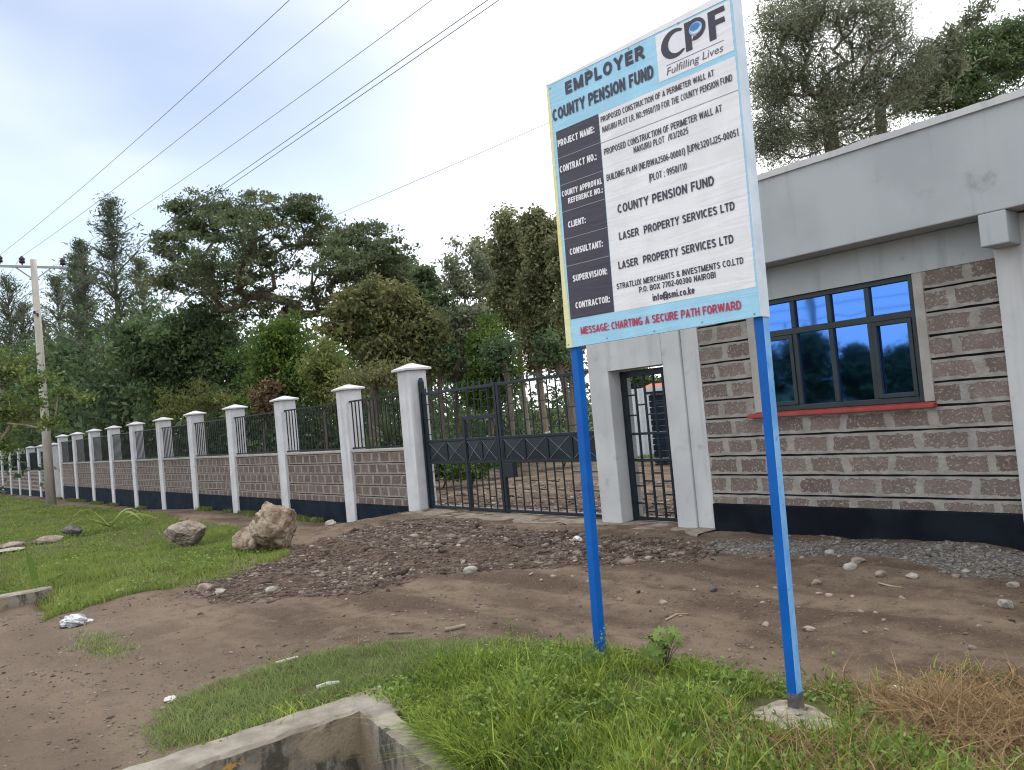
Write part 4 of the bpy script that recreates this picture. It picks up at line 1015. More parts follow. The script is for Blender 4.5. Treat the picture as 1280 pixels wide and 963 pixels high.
def tree(name, label, base, trunk_top, lobes, leaf, r0=.25, per=90, cr=.55, flat=.6, size=.16, aspect=.5, cat='tree', group=None, bark='bark', bend=.15, shell=2.4, up=.25, sides=6, parts=('trunk', 'crown'), droop=0., fork=None, white=0.):
    base = np.array(base, float); top = np.array(trunk_top, float)
    root = thing(name, tuple(base), label, cat, group)
    n = 8; off = rng.normal(size=3)*bend*np.array([1, 1, 0])
    trunk = [base-np.array([0, 0, .3])+(top-base+np.array([0, 0, .3]))*k/n+off*math.sin(math.pi*k/n) for k in range(n+1)]
    cl = []
    for c, rr, m_ in lobes:
        m_ = int(m_*1.35); u = rand_dirs(m_)*(rng.random((m_, 1))**(1/shell))*(1+.28*rng.normal(size=(m_, 1))*(rng.random((m_, 1)) < .4)); cl.append(np.array(c)+u*np.array(rr))
    cl = np.concatenate(cl)
    P, par, rad = grow(trunk, r0, cl)
    v, f = limbs_mesh(P, par, rad, sides)
    tr = arr_mesh(parts[0], v, f, M[bark], parent=root, smooth_=True)
    if white:
        mb = MB(); mb.tube([trunk[0]+(0, 0, .3), trunk[0]+(trunk[1]-trunk[0])*.6+(0, 0, .3), trunk[0]+(top-base)/np.linalg.norm(top-base)*white+(0, 0, .3)], [r0*1.06, r0*1.04, r0*1.02], 12); mb.build('whitewash_band', M['whitewash'], tr, smooth_=True)
    N_ = len(cl)*per
    ci = np.repeat(np.arange(len(cl)), per)
    sc = (rng.uniform(.55, 1.15, len(cl))*.85)[ci][:, None]
    off = rng.normal(size=(N_, 3))*np.array([cr, cr, cr*flat])*.5*sc
    pos_ = cl[ci]+off
    pos_[:, 2] -= droop*np.abs(rng.normal(size=N_))*cr
    d = rand_dirs(N_); d[:, 2] += up-droop*1.2; d /= np.linalg.norm(d, axis=1, keepdims=True)
    L = size*rng.uniform(.6, 1.35, N_)*rng.uniform(.7, 1.3, len(cl))[ci]
    v, f = leaf_quads(pos_, d, L, L*aspect)
    tint = np.clip(rng.normal(.42, .34, len(cl))[ci]*.75+rng.random(N_)*.35-.05, 0, 1)
    arr_mesh(parts[1], v, f, LM[leaf], np.repeat(tint, 4), parent=root)
    return root
def conifer(name, label, base, height, rbase, leaf='conifer', r0=.22, whorls=26, sparse=1., tilt=0., group=None, prof=.8, irregular=.35, zlow=.12, needle=.26, nper=20, upturn=.5):
    base = np.array(base, float); root = thing(name, tuple(base), label, 'tree', group)
    top = base+np.array([tilt*height, 0, height]); n = 14
    P = [base+(top-base)*k/n for k in range(n+1)]; par = [-1]+list(range(n)); rad = list(np.linspace(r0, .02, n+1))
    C_, D2 = [], []
    for k in range(whorls):
        s = zlow+(1-zlow)*(k/(whorls-1))**.95*.985; z = base+(top-base)*s
        nb = rng.integers(4, 7)
        for j in range(nb):
            if rng.random() > sparse: continue
            a = rng.random()*2*math.pi; l = rbase*max(.03, (1-s))**prof*(1+rng.normal()*irregular)
            l = max(l, .18)
            d = np.array([math.cos(a), math.sin(a), upturn-.35*(1-s)+rng.normal()*.12]); j0 = min(n, int(s*n))
            pts = [z]; m_ = max(2, int(l/.45))
            for q in range(1, m_+1):
                tt = q/m_; pts.append(z+d*l*tt+np.array([0, 0, .25*l*tt*tt*upturn]))
            prev = j0
            for q, p in enumerate(pts[1:]):
                P.append(p); par.append(prev); rad.append(.03*(1-q/m_)+.008); prev = len(P)-1
                C_.append(p); D2.append(d)
            C_.append((pts[0]+pts[1])/2); D2.append(d)
    for k in range(6): C_.append(top-(top-base)*.012*k); D2.append(np.array([0, 0, 1.]))
    v, f = limbs_mesh(np.array(P), np.array(par), np.array(rad), 5)
    arr_mesh('trunk', v, f, M['bark'], parent=root, smooth_=True)
    C_ = np.array(C_); D2 = np.array(D2); ci = np.repeat(np.arange(len(C_)), nper); N_ = len(ci)
    d = D2[ci]*.8+rng.normal(size=(N_, 3))*.55+np.array([0, 0, .15]); d /= np.linalg.norm(d, axis=1, keepdims=True)
    pos_ = C_[ci]+rng.normal(size=(N_, 3))*np.array([.20, .20, .13])*max(.7, rbase/2.4)
    L = needle*rng.uniform(.6, 1.4, N_)
    v, f = leaf_quads(pos_, d, L, L*.22)
    tint = np.clip(rng.normal(.45, .2, len(C_))[ci]*.6+rng.random(N_)*.4, 0, 1)
    arr_mesh('crown', v, f, LM[leaf], np.repeat(tint, 4), parent=root)
    return root
def gbase(px, depth, z=-.3):
    """a point on the ground below a pixel column at a given distance"""
    lo, hi = 300., 900.
    for k in range(40):
        m_ = (lo+hi)/2; p = atd(px, m_, depth)
        if p[2] > z: lo = m_
        else: hi = m_
    return atd(px, (lo+hi)/2, depth)
def wall_depth(px):
    d = ray(px, 560); return float((d*8.65/d[1])@fw)
def hgt_at(px, py, depth, b): return atd(px, py, depth)[2]-b[2]

# conifers on the left
for (px, py, dep, rb_, lb, kw) in (
    (139, 246, 45, 3.3, 'tallest dark conifer, its ragged spire rising above the wires', dict(irregular=.55, whorls=34, prof=.85, sparse=.85)),
    (104, 300, 52, 2.3, 'slim double-tipped conifer just left of the tallest one', dict(prof=.6)),
    (96, 318, 54, 2.2, 'thinner spire hidden half behind the double-tipped conifer', dict(prof=.6)),
    (72, 345, 60, 2.6, 'short blunt conifer seen beside the utility pole top', dict(prof=.55, sparse=.75)),
    (176, 322, 56, 2.8, 'pale feathery conifer between the tallest one and the umbrella tree', dict(prof=.6, leaf='acacia', sparse=.8)),
    (10, 345, 66, 3.4, 'bluish conifer at the left edge of the picture', dict(prof=.5)),
    (30, 378, 68, 3.0, 'lower conifer beside the bluish one at the left edge', dict(prof=.5)),
    (50, 396, 70, 3.2, 'lowest conifer crowding behind the utility pole', dict(prof=.5))):
    b_ = gbase(px+max(0, (560-py))*.075, dep); top_h = hgt_at(px, py, dep, b_)
    conifer('conifer', lb, b_, top_h, rb_, group='conifers behind the boundary wall', **kw)
# the umbrella tree
D0 = 34
lob = [pl(*q[:4], D0, q[4], 1.0, q[5]) for q in (
 (226, 258, 14, 9, 18, 0), (250, 285, 34, 20, 44, 1), (212, 306, 26, 20, 34, -1), (300, 258, 54, 14, 60, 0), (376, 262, 34, 16, 40, 1), (300, 286, 60, 24, 64, -2), (390, 290, 46, 24, 48, 2),
 (446, 296, 42, 18, 46, 0), (484, 316, 28, 22, 34, -1), (236, 345, 42, 26, 50, 2), (200, 350, 22, 14, 18, 0), (275, 332, 50, 28, 60, -2), (332, 325, 44, 30, 48, 1), (425, 335, 50, 26, 56, -2), (305, 375, 70, 26, 70, 2), (470, 345, 40, 26, 54, 1), (440, 318, 46, 22, 44, -1), (502, 342, 20, 20, 20, 2), (400, 375, 50, 24, 44, 0))]
b_ = gbase(352, D0, -.2)
tree('umbrella_tree', 'wide flat-topped umbrella tree spreading over the middle of the wall', b_, atd(345, 412, D0), lob, 'acacia', r0=.25, per=52, cr=.50, flat=.38, size=.14, aspect=.5, shell=2.6, bend=.3)
# trees and shrubs behind the wall, from left to right
specs = [
 # name, label, depth, base px, trunk top px, lobes, leaf, kwargs
 ('broadleaf_tree', 'dark feathery tree filling the space under the left of the umbrella tree', 33, 262, (255, 455), [(235, 430, 55, 45, 60), (205, 470, 40, 45, 40), (275, 450, 40, 45, 40), (180, 440, 40, 50, 30)], 'dark', dict(per=120, cr=.8, flat=.6, size=.2, r0=.18)),
 ('broadleaf_tree', 'dull dark tree left of the feathery one, behind the far pillars', 36, 120, (125, 470), [(120, 470, 50, 50, 60), (70, 470, 40, 45, 40), (155, 500, 40, 40, 36)], 'dark', dict(per=110, cr=.9, size=.22, r0=.2)),
 ('leafy_shrub', 'bright green bushy shrub in front of the umbrella tree trunk', 23, 352, (352, 480), [(345, 440, 34, 36, 42), (385, 470, 36, 40, 44), (330, 490, 34, 30, 34), (360, 415, 22, 20, 16)], 'bright', dict(per=90, cr=.5, flat=.7, size=.13, r0=.08, cat='shrub')),
 ('leafy_shrub', 'yellow-green shrub touching the right side of the bright green one', 22, 408, (405, 500), [(405, 465, 26, 34, 34), (425, 495, 22, 22, 20)], 'yellow', dict(per=80, cr=.42, size=.12, r0=.06, cat='shrub')),
 ('broadleaf_tree', 'olive-brown dense tree under the right side of the umbrella tree', 30, 470, (470, 440), [(450, 395, 44, 40, 60), (500, 400, 40, 44, 60), (480, 440, 50, 40, 60), (530, 425, 28, 44, 30)], 'brown', dict(per=120, cr=.7, flat=.6, size=.17, r0=.2)),
 ('broadleaf_tree', 'dark rounded tree showing its shoulder right of the olive-brown one', 44, 535, (535, 420), [(515, 355, 30, 30, 34), (545, 380, 26, 36, 34), (560, 430, 26, 50, 40), (500, 335, 18, 16, 10)], 'dark', dict(per=110, cr=.8, size=.22, r0=.2)),
 ('broadleaf_tree', 'thin airy tree with sky showing through, over the gate pillar', 32, 578, (574, 430), [(572, 345, 18, 34, 22), (585, 400, 22, 36, 22), (562, 420, 20, 40, 20), (597, 330, 14, 22, 10), (578, 470, 26, 30, 18)], 'olive', dict(per=80, cr=.5, flat=.7, size=.15, r0=.09, shell=1.6)),
 ('broadleaf_tree', 'bright mid-green tree standing just behind the left gate leaf', 30, 612, (612, 470), [(612, 432, 22, 34, 50), (618, 475, 30, 34, 50), (600, 490, 22, 22, 26)], 'bright', dict(per=100, cr=.5, size=.14, r0=.12)),
 ('gum_tree', 'tall pale gum tree beside the left edge of the notice board', 36, 686, (672, 330), [(668, 284, 18, 18, 24), (692, 296, 16, 22, 22), (672, 305, 18, 26, 26), (690, 330, 22, 40, 34), (672, 370, 28, 36, 46), (688, 420, 26, 36, 40), (668, 440, 20, 26, 22)], 'euca', dict(per=95, cr=.6, flat=.9, size=.17, r0=.17, bark='bark_pale', white=1.0)),
 ('gum_tree', 'slender gum tree with two pale stems behind the gate', 38, 664, (642, 340), [(634, 292, 15, 24, 26), (652, 310, 16, 30, 26), (622, 330, 16, 30, 26), (648, 345, 20, 36, 34), (630, 375, 20, 36, 34), (648, 400, 20, 36, 34)], 'euca', dict(per=95, cr=.6, flat=.9, size=.17, r0=.13, bark='bark_pale')),
 ('gum_tree', 'shorter gum tree left of the slender pale-stemmed one', 42, 640, (612, 380), [(604, 320, 13, 22, 16), (612, 345, 16, 28, 22), (618, 372, 18, 36, 26), (602, 400, 18, 28, 20)], 'euca', dict(per=85, cr=.6, flat=.9, size=.19, r0=.12, bark='bark_pale')),
 ('gum_tree', 'gum tree mostly hidden behind the notice board', 34, 722, (712, 340), [(710, 330, 20, 50, 40), (716, 400, 24, 50, 46), (705, 450, 22, 30, 24)], 'euca', dict(per=95, cr=.6, flat=.9, size=.17, r0=.16, bark='bark_pale')),
 ('leafy_shrub', 'low yellowish loose shrub behind the fifth and sixth pillars', 30, 250, (250, 515), [(235, 495, 36, 20, 26), (275, 505, 30, 16, 20), (215, 515, 24, 16, 14)], 'yellow', dict(per=45, cr=.45, size=.12, r0=.05, cat='shrub')),
 ('leafy_shrub', 'twiggy pale shrub behind the last two pillars before the gate', 20, 462, (462, 510), [(455, 472, 30, 18, 20), (490, 465, 22, 16, 14), (430, 490, 24, 16, 14)], 'brown', dict(per=40, cr=.4, size=.10, r0=.05, cat='shrub')),
 ('leafy_shrub', 'rusty dried shrub above the railing between two pillars', 21, 330, (332, 505), [(330, 490, 14, 12, 14), (338, 505, 16, 12, 14)], 'dry', dict(per=70, cr=.35, size=.12, r0=.04, cat='shrub', droop=.4)),
 ('broadleaf_tree', 'huge ragged brownish tree rising behind the guardhouse roof', 24, 1035, (1030, 110), [(985, 30, 46, 42, 150), (1035, 5, 54, 36, 90), (1085, 25, 46, 46, 80), (965, 100, 28, 40, 100), (1010, 95, 50, 50, 100), (1065, 100, 54, 50, 110), (1105, 70, 40, 40, 60), (1000, 165, 56, 34, 90), (1060, 155, 54, 34, 90), (1120, 110, 40, 36, 50), (1146, 60, 26, 20, 20), (958, 165, 22, 32, 60), (1110, 10, 30, 30, 34)], 'olive', dict(per=54, cr=.50, flat=1.0, size=.12, aspect=.20, r0=.21, droop=.3, shell=2.8, bend=.2)),
 ('broadleaf_tree', 'long leaning branch tree reaching right above the guardhouse roof', 25, 1090, (1100, 130), [(1165, 65, 12, 10, 5), (1190, 45, 12, 9, 5), (1214, 22, 12, 9, 5), (1190, 70, 16, 14, 9), (1150, 100, 24, 18, 14), (1228, 6, 8, 8, 3)], 'olive', dict(per=80, cr=.4, flat=.8, size=.16, aspect=.32, r0=.16, droop=.3)),
 ('broadleaf_tree', 'fresh green tree over the right end of the guardhouse roof', 27, 1215, (1215, 120), [(1180, 95, 40, 34, 70), (1230, 80, 40, 38, 80), (1272, 62, 34, 40, 70), (1145, 120, 36, 26, 44), (1310, 70, 40, 50, 60), (1215, 50, 20, 12, 14), (1262, 40, 18, 14, 14), (1200, 130, 60, 24, 50)], 'fresh', dict(per=70, cr=.48, flat=.8, size=.13, aspect=.35, r0=.2, shell=2.6)),
 ('young_tree', 'small yellow-green tree at the left edge, in front of the wall', 24, -30, (-20, 520), [(12, 458, 30, 18, 26), (48, 474, 22, 10, 10), (16, 515, 36, 26, 34), (80, 492, 16, 8, 7), (-30, 480, 40, 46, 50), (64, 530, 20, 8, 8), (100, 497, 12, 6, 4), (4, 556, 22, 10, 9)], 'lime', dict(per=30, cr=.36, flat=.6, size=.12, aspect=.6, r0=.09, bark='bark_pale')),
]
for (nm, lb, dep, bpx, tpx, lobes_, lf, kw) in specs:
    z_ = -.3 if bpx < 700 else 0
    if bpx < 540 and nm != 'young_tree': dep = max(dep, max(wall_depth(max(0, q[0]-q[2]))+1.5+q[2]*dep/F*.6 for q in lobes_))
    b_ = gbase(bpx, dep, z_) if bpx < 900 else np.array([*atd(bpx, 200, dep)[:2], 0.])
    if nm == 'young_tree': b_[2] = gz(b_[0], b_[1])
    grp = {'broadleaf_tree': 'trees behind the wall and guardhouse', 'gum_tree': 'gum trees behind the gate', 'leafy_shrub': 'shrubs behind the boundary wall'}.get(nm)
    tree(nm, lb, b_, atd(tpx[0], tpx[1], dep), [pl(q[0], q[1], q[2], q[3], dep, q[4]) for q in lobes_], lf, group=grp, **kw)
# far wood closing the view behind the wall and the yard
cl = []
for px in range(-120, 740, 6):
    dense = 11 if px < 540 else 5
    for k in range(dense):
        top = 415+30*math.sin(px*.021)+22*math.sin(px*.057+1)+(75 if 520 < px < 640 else 0)+(45 if px > 640 else 0)
        y = top+(rng.random()**.8)*(604-top)
        dep = 62+rng.normal()*4 if (k % 3 or px > 540) else 47+rng.normal()*3
        if px < -6: continue
        if px < 520: dep = max(dep, wall_depth(px)+5+abs(rng.normal())*3)
        p_ = atd(px+rng.normal()*4, y, dep)
        if p_[2] > -.6: cl.append(p_)
cl = np.array(cl); per = 75; ci = np.repeat(np.arange(len(cl)), per); n_ = len(ci)
pos_ = cl[ci]+rng.normal(size=(n_, 3))*np.array([1.0, 1.0, .8])
v, f = leaf_quads(pos_, rand_dirs(n_), .42*rng.uniform(.6, 1.4, n_), .22*rng.uniform(.6, 1.3, n_))
o = arr_mesh('far_wood', v, f, LM['dark'], np.repeat(np.clip(rng.normal(.4, .25, len(cl))[ci]*.6+rng.random(n_)*.3, 0, 1), 4))
tag(o, 'dark far-off wood closing the view behind the boundary wall', 'wood', kind='stuff')
# slim stems seen through the gate
for i, (px, dep, r_, lb) in enumerate(((560, 30, .10, 'dark slim trunk seen through the left leaf of the gate'), (592, 33, .08, 'thin dark stem behind the wicket door of the gate'), (640, 28, .10, 'dark leaning trunk just right of the gate centre'), (704, 31, .12, 'dark trunk beside the blue post, seen through the gate'))):
    b_ = gbase(px, dep, -.1); top = atd(px-12, 440, dep)
    tree('slim_tree', lb, b_, top, [pl(px-14, 440, 20, 24, dep, 20)], 'dark', r0=r_, per=60, cr=.6, size=.17, group='slim trunks in the yard')
# dracaenas behind the last railing, and other spiky rosettes
def rosette(name, label, base, h, nl, L, wd, leaf='spike', stem=.05, cat='plant', group=None, spread=.9):
    base = np.array(base, float); root = thing(name, tuple(base), label, cat, group)
    if h > .05:
        mb = MB(); mb.tube([base-np.array([0, 0, .05]), base+np.array([.03, .02, h*.5]), base+np.array([0, .03, h])], [stem*1.2, stem, stem*.9], 8); mb.build('stem', M['bark'], root, smooth_=True)
    V, Fc, T = [], [], []
    for k in range(nl):
        a = rng.random()*2*math.pi; e = rng.uniform(.15, 1.25)*spread; l = L*rng.uniform(.7, 1.15)
        d = np.array([math.cos(a)*math.sin(e), math.sin(a)*math.sin(e), math.cos(e)]); s = np.cross(d, [0, 0, 1.]); s = s/np.linalg.norm(s)
        p0 = base+np.array([0, 0, h]); b0 = len(V); m_ = 5
        for q in range(m_+1):
            tt = q/m_; p = p0+d*l*tt-np.array([0, 0, .35*l*tt*tt*math.sin(e)]); w_ = wd*(1-tt)**.7*(.6+.8*min(tt*3, 1))*.6+.002
            V += [p-s*w_, p+s*w_]; T += [rng.random()*.5+.25]*2
        for q in range(m_): Fc.append((b0+2*q, b0+2*q+1, b0+2*q+3, b0+2*q+2))
    arr_mesh('leaves', np.array(V), np.array(Fc), LM[leaf], np.array(T), parent=root)
    return root
for (px, py, dep, h, lb) in ((492, 515, 17.5, 1.35, 'spiky dracaena behind the railing beside the gate pillar'), (466, 530, 18.2, 1.0, 'shorter spiky dracaena left of the tall one behind the railing')):
    b_ = gbase(px, dep, -.1); rosette('dracaena', lb, b_, h, 46, .85, .035, group='dracaenas behind the railing')
for (px, dep, lb) in ((585, 21, 'low green plant beyond the wicket door'), (548, 22, 'low green plant beyond the hinge side of the gate'), (636, 24, 'low green plant right of the gate centre, in the yard'), (700, 26, 'low green plant in the yard near the blue post')):
    b_ = gbase(px, dep, 0.0)
    tree('yard_plant', lb, b_, b_+np.array([0, 0, .4]), [(b_+np.array([0, 0, .45]), (.8, .8, .35), 26)], 'bright', r0=.03, per=60, cr=.35, size=.13, cat='plant', group='low plants in the yard', parts=('stem', 'foliage'))

# ------------------------------------------------------------------ yard beyond the pedestrian gate
b0 = atd(786, 570, 24); b1 = atd(860, 565, 24); dirx = (b1-b0); dirx[2] = 0; dirx /= np.linalg.norm(dirx); nrm = np.array([-dirx[1], dirx[0], 0])
mb = MB(); n = 110; xs_ = np.linspace(-.35, 3.2, n)
zt_, zb_ = 2.05, -.05
pp = [b0+dirx*x+nrm*(.035*math.sin(x*2*math.pi/.16)) for x in xs_]
for i in range(n-1): mb.poly([(pp[i][0], pp[i][1], zb_), (pp[i+1][0], pp[i+1][1], zb_), (pp[i+1][0], pp[i+1][1], zt_), (pp[i][0], pp[i][1], zt_)])
for i in range(n-1): mb.poly([(pp[i+1][0]+nrm[0]*.02, pp[i+1][1]+nrm[1]*.02, zb_), (pp[i][0]+nrm[0]*.02, pp[i][1]+nrm[1]*.02, zb_), (pp[i][0]+nrm[0]*.02, pp[i][1]+nrm[1]*.02, zt_), (pp[i+1][0]+nrm[0]*.02, pp[i+1][1]+nrm[1]*.02, zt_)])
tag(mb.build('iron_sheet_fence', M['sheet_metal'], loc=tuple(b0*[1, 1, 0])), 'pale corrugated iron sheet fence seen through the pedestrian gate', 'fence')
c_ = atd(829, 540, 21); mb = MB(); z0 = -.1
for k in range(12): mb.box(c_[0]-.2, c_[0]+.2, c_[1]-.2, c_[1]+.2, z0+k*.16, z0+k*.16+.145, .006)
mb.m = 1; mb.box(c_[0]-.17, c_[0]+.17, c_[1]-.17, c_[1]+.17, z0-.3, z0+1.93); mb.m = 0; mb.box(c_[0]-.24, c_[0]+.24, c_[1]-.24, c_[1]+.24, z0+1.935, z0+2.0)
tag(mb.build('block_pier', [M['bitumen_blue'], M['cement']], loc=(c_[0], c_[1], 0)), 'dark blue-black block pier before the iron sheet fence', 'pier')
q = atd(824, 487, 40)
hs = thing('far_house', (q[0], q[1], 0), 'small far house with a red roof glimpsed above the iron sheet fence', 'house')
mb = MB(); mb.box(q[0]-.25, q[0]+2.6, q[1]-2, q[1]+2, -.2, q[2]-.28); mb.build('house_wall', M['plaster'], hs)
mb = MB(); x0, x1, y0, y1 = q[0]-.5, q[0]+2.9, q[1]-2.3, q[1]+2.3; zr = q[2]-.27
mb.faces([(x0, y0, zr), (x1, y0, zr), (x1, y1, zr), (x0, y1, zr), (x0, q[1], zr+.6), (x1, q[1], zr+.6)], [(0, 1, 5, 4), (2, 3, 4, 5), (0, 4, 3), (1, 2, 5), (3, 2, 1, 0)]); mb.build('roof', M['roof_red'], hs)
b_ = gbase(798, 46, 0)
tree('broadleaf_tree', 'round tree beyond the iron sheet fence, seen through the pedestrian gate', b_, atd(796, 500, 46), [pl(795, 478, 18, 16, 46, 40), pl(816, 484, 14, 12, 46, 24)], 'dark', group='trees behind the wall and guardhouse', per=100, cr=.8, size=.2)

# ------------------------------------------------------------------ across the road, mirrored in the window glass
for i, (x, y, h, w_, lb) in enumerate(((-31.5, -30, 4.6, 1.9, 'dark roadside tree mirrored in the left pane of the window'), (-27.6, -30, 5.4, 1.9, 'tall roadside tree mirrored in the second pane of the window'), (-24.6, -31, 3.9, 1.2, 'roadside tree mirrored in the third pane of the window'), (-21.6, -30, 3.5, 1.7, 'low roadside tree mirrored in the right pane of the window'), (-23.4, -33, 2.6, 1.3, 'small roadside bush mirrored between the third and right panes'))):
    tree('roadside_tree', lb, (x, y, -.2), (x, y, h*.4), [((x, y, h*.68), (w_, w_, h*.30), 60), ((x+.4, y, h*.35), (w_*1.05, w_, h*.3), 40)], 'dark', group='roadside trees mirrored in the window', per=60, cr=.9, size=.26)
rp = thing('utility_pole', (-31.5, -38, 0), 'pale utility pole across the road, mirrored in the second window pane', 'utility pole')
mb = MB(); mb.tube([(-31.5, -38, -.3), (-31.5, -38, 9.0)], [.26, .2], 12); mb.build('shaft', M['pole'], rp)
mb = MB(); mb.bar((-32.5, -38, 8.2), (-30.5, -38, 8.2), .1); mb.build('crossarm', M['steel'], rp)
for k, z in enumerate((8.35, 7.3, 6.4)):
    mb = MB(); mb.tube([(-70, -38.3, z-.3), (-31.5, -38.3, z), (4, -38.3, z-.3)], .03, 5); tag(mb.build('power_line', M['wire'], loc=(-31.5, -38.3, z)), ('upper', 'middle', 'lower')[k]+' of the three wires mirrored in the window glass', 'power line', 'wires mirrored in the window')

# ------------------------------------------------------------------ grass
def blades(name, x, y, h, w, lean, mat, label, tint, cat='grass', curl=.5, seg=3, ldir=None, z=None):
    n = len(x); z = hgt(x, y)+rough(x, y)-.01 if z is None else z
    a = rng.random(n)*2*math.pi; s = np.stack([np.cos(a), np.sin(a), np.zeros(n)], -1)
    la = rng.random(n)*2*math.pi; ld = np.stack([np.cos(la), np.sin(la), np.zeros(n)], -1)*(lean*rng.uniform(.2, 1.3, n))[:, None]
    if ldir is not None: ld = (np.array(ldir)+rng.normal(size=(n, 3))*[.8, .7, .0])*(lean*rng.uniform(.4, 1.2, n))[:, None]
    P0 = np.stack([x, y, z], -1); V = []
    for k in range(seg+1):
        tt = k/seg; c = P0+np.array([0, 0, 1.])*(h*(tt-curl*.35*lean*tt*tt))[:, None]+ld*(h*tt**1.7)[:, None]
        ww = (w*(1-tt**1.6)*.5+.0004)[:, None]
        V += [c-s*ww, c+s*ww]
    V = np.stack(V, 1).reshape(-1, 3); m_ = 2*(seg+1)
    b0 = (np.arange(n)*m_)[:, None, None]
    f = np.array([[2*k, 2*k+1, 2*k+3, 2*k+2] for k in range(seg)])[None]+b0
    T = np.repeat(tint, m_)
    o = arr_mesh(name, V, f.reshape(-1, 4), LM[mat], T)
    return tag(o, label, cat, kind='stuff')
def scatter(poly, n, bbox, amp=.15, fr=2.):
    x = rng.uniform(bbox[0], bbox[1], n); y = rng.uniform(bbox[2], bbox[3], n); jw = .02+.16*np.abs(rng.normal(size=n))*fbm(x*1.3, y*1.3, 19); k = soft(poly, x+rng.normal(size=n)*jw, y+rng.normal(size=n)*jw, amp, fr); return x[k], y[k]
x, y = scatter(VERGE, 230000, (-7.4, 1.2, 1.1, 5.2), .18)
fx_, fy_ = fo
toc = (x*fx_+y*fy_)/math.hypot(fx_, fy_)-math.hypot(fx_, fy_); lat = (x*fy_-y*fx_)/math.hypot(fx_, fy_)
keep = (np.hypot(x-fx_, y-fy_+.05) > .24+.14*fbm(x*6, y*6, 77)) & ~((toc < .05) & (toc > -.42) & (np.abs(lat) < .22+.12*fbm(x*7, y*7, 78)-.07))
x, y = x[keep], y[keep]
DRY = px2w([(1120, 872), (1185, 858), (1300, 850), (1340, 950), (1240, 962), (1165, 955), (1115, 920)])
dry = np.maximum(soft(DRY, x, y, .16, 4.)*.95, smooth((x+2.9)/.4)*np.clip(fbm(x*3.5, y*3.5, 5)-.36, 0, 1)*1.3)
clump = fbm(x*2.2, y*2.2, 12)*1.0+fbm(x*7, y*7, 4)*.5
lush = smooth((x-SHORT_X-.25+.9*fbm(x*2.3, y*2.3, 1))/.5+.35*rng.normal(size=len(x)))
vdist = np.hypot(x, y)
dens = np.where(lush > .5, .8, .9)
bare = fbm(x*3.1, y*3.1, 90) < .30
keep = (rng.random(len(x)) < dens) & ~(bare & (rng.random(len(x)) < .75)) & (rng.random(len(x)) > dry*.55)
x, y, clump, lush, dry = x[keep], y[keep], clump[keep], lush[keep], dry[keep]
g = dry < rng.random(len(x))*.8
xx, yy, cc, ll = x[g], y[g], clump[g], lush[g]
S = ll < .5
tall = (.045+.16*np.clip(cc-.42, 0, 1)*1.5)*(1+.5*(rng.random(len(xx)) < .06))*rng.uniform(.5, 1.35, len(xx))
edge = smooth((5.0-yy)/.9)
tall = tall*(.45+.55*smooth((4.15-yy)/.6))*(.45+.55*smooth((xx-SHORT_X+.25)/.7))
L_ = ~S
pat = fbm(xx*1.7, yy*1.7, 41)
blades('verge_grass', xx[L_], yy[L_], tall[L_], rng.uniform(.004, .013, L_.sum()), rng.uniform(.3, 1.3, L_.sum()), 'grass', 'lush bright green verge grass around the notice board posts', np.clip(-.05+.9*(pat[L_]-.2)+.6*(fbm(xx[L_]*9, yy[L_]*9, 47)-.4)+rng.random(L_.sum())**1.6*.75-.05, 0, 1))
blades('mown_grass', xx[S], yy[S], rng.uniform(.025, .07, S.sum()), rng.uniform(.004, .008, S.sum()), rng.uniform(.4, 1.2, S.sum()), 'short', 'short dull grass behind the culvert wall', np.clip(.2+.6*(pat[S]-.2)+rng.random(S.sum())*.4, 0, 1))
n_ = 1500; tt = rng.random(n_)**.7; xo = c0[0]+.42+(r0[0]-c0[0]-.30)*tt; yo = c0[1]+(r0[1]-c0[1])*tt+rng.uniform(.06, .24, n_)
blades('overhanging_grass', xo, yo, rng.uniform(.06, .26, n_)*(.6+.6*tt), rng.uniform(.004, .011, n_), rng.uniform(.5, 1.4, n_), 'grass', 'long grass spilling over the short arm of the culvert wall', np.clip(rng.normal(.36, .28, n_), 0, 1), curl=.9, seg=4, ldir=(.25, -.8, 0), z=np.full(n_, .0))
d_ = ~g
xd = np.concatenate([x[d_], rng.normal(np.mean([p[0] for p in DRY])-.05, .18, 3200)]); yd = np.concatenate([y[d_], rng.normal(np.mean([p[1] for p in DRY]), .15, 3200)])
blades('dry_grass', xd, yd, rng.uniform(.05, .25, len(xd)), rng.uniform(.004, .008, len(xd)), rng.uniform(.7, 1.9, len(xd)), 'straw', 'dried brown grass heaped at the right of the verge', np.clip(rng.normal(.45, .25, len(xd)), 0, 1), curl=.9, seg=4)
# broad small weed leaves mixed through the verge
k = (rng.random(len(xx)) < .14+.55*smooth((fbm(xx*2.4, yy*2.4, 88)-.44)/.12)); k &= L_
n_ = k.sum(); zz = hgt(xx[k], yy[k])+rough(xx[k], yy[k])+tall[k]*rng.uniform(.3, 1.0, n_)
d = rand_dirs(n_); d[:, 2] = np.abs(d[:, 2])*.5; d /= np.linalg.norm(d, axis=1, keepdims=True)
v, f = leaf_quads(np.stack([xx[k], yy[k], zz], -1), d, rng.uniform(.016, .048, n_), rng.uniform(.008, .024, n_))
tag(arr_mesh('verge_weeds', v, f, LM['weed'], np.repeat(rng.random(n_), 4)), 'small broad-leaved weeds mixed through the verge grass', 'weeds', kind='stuff')
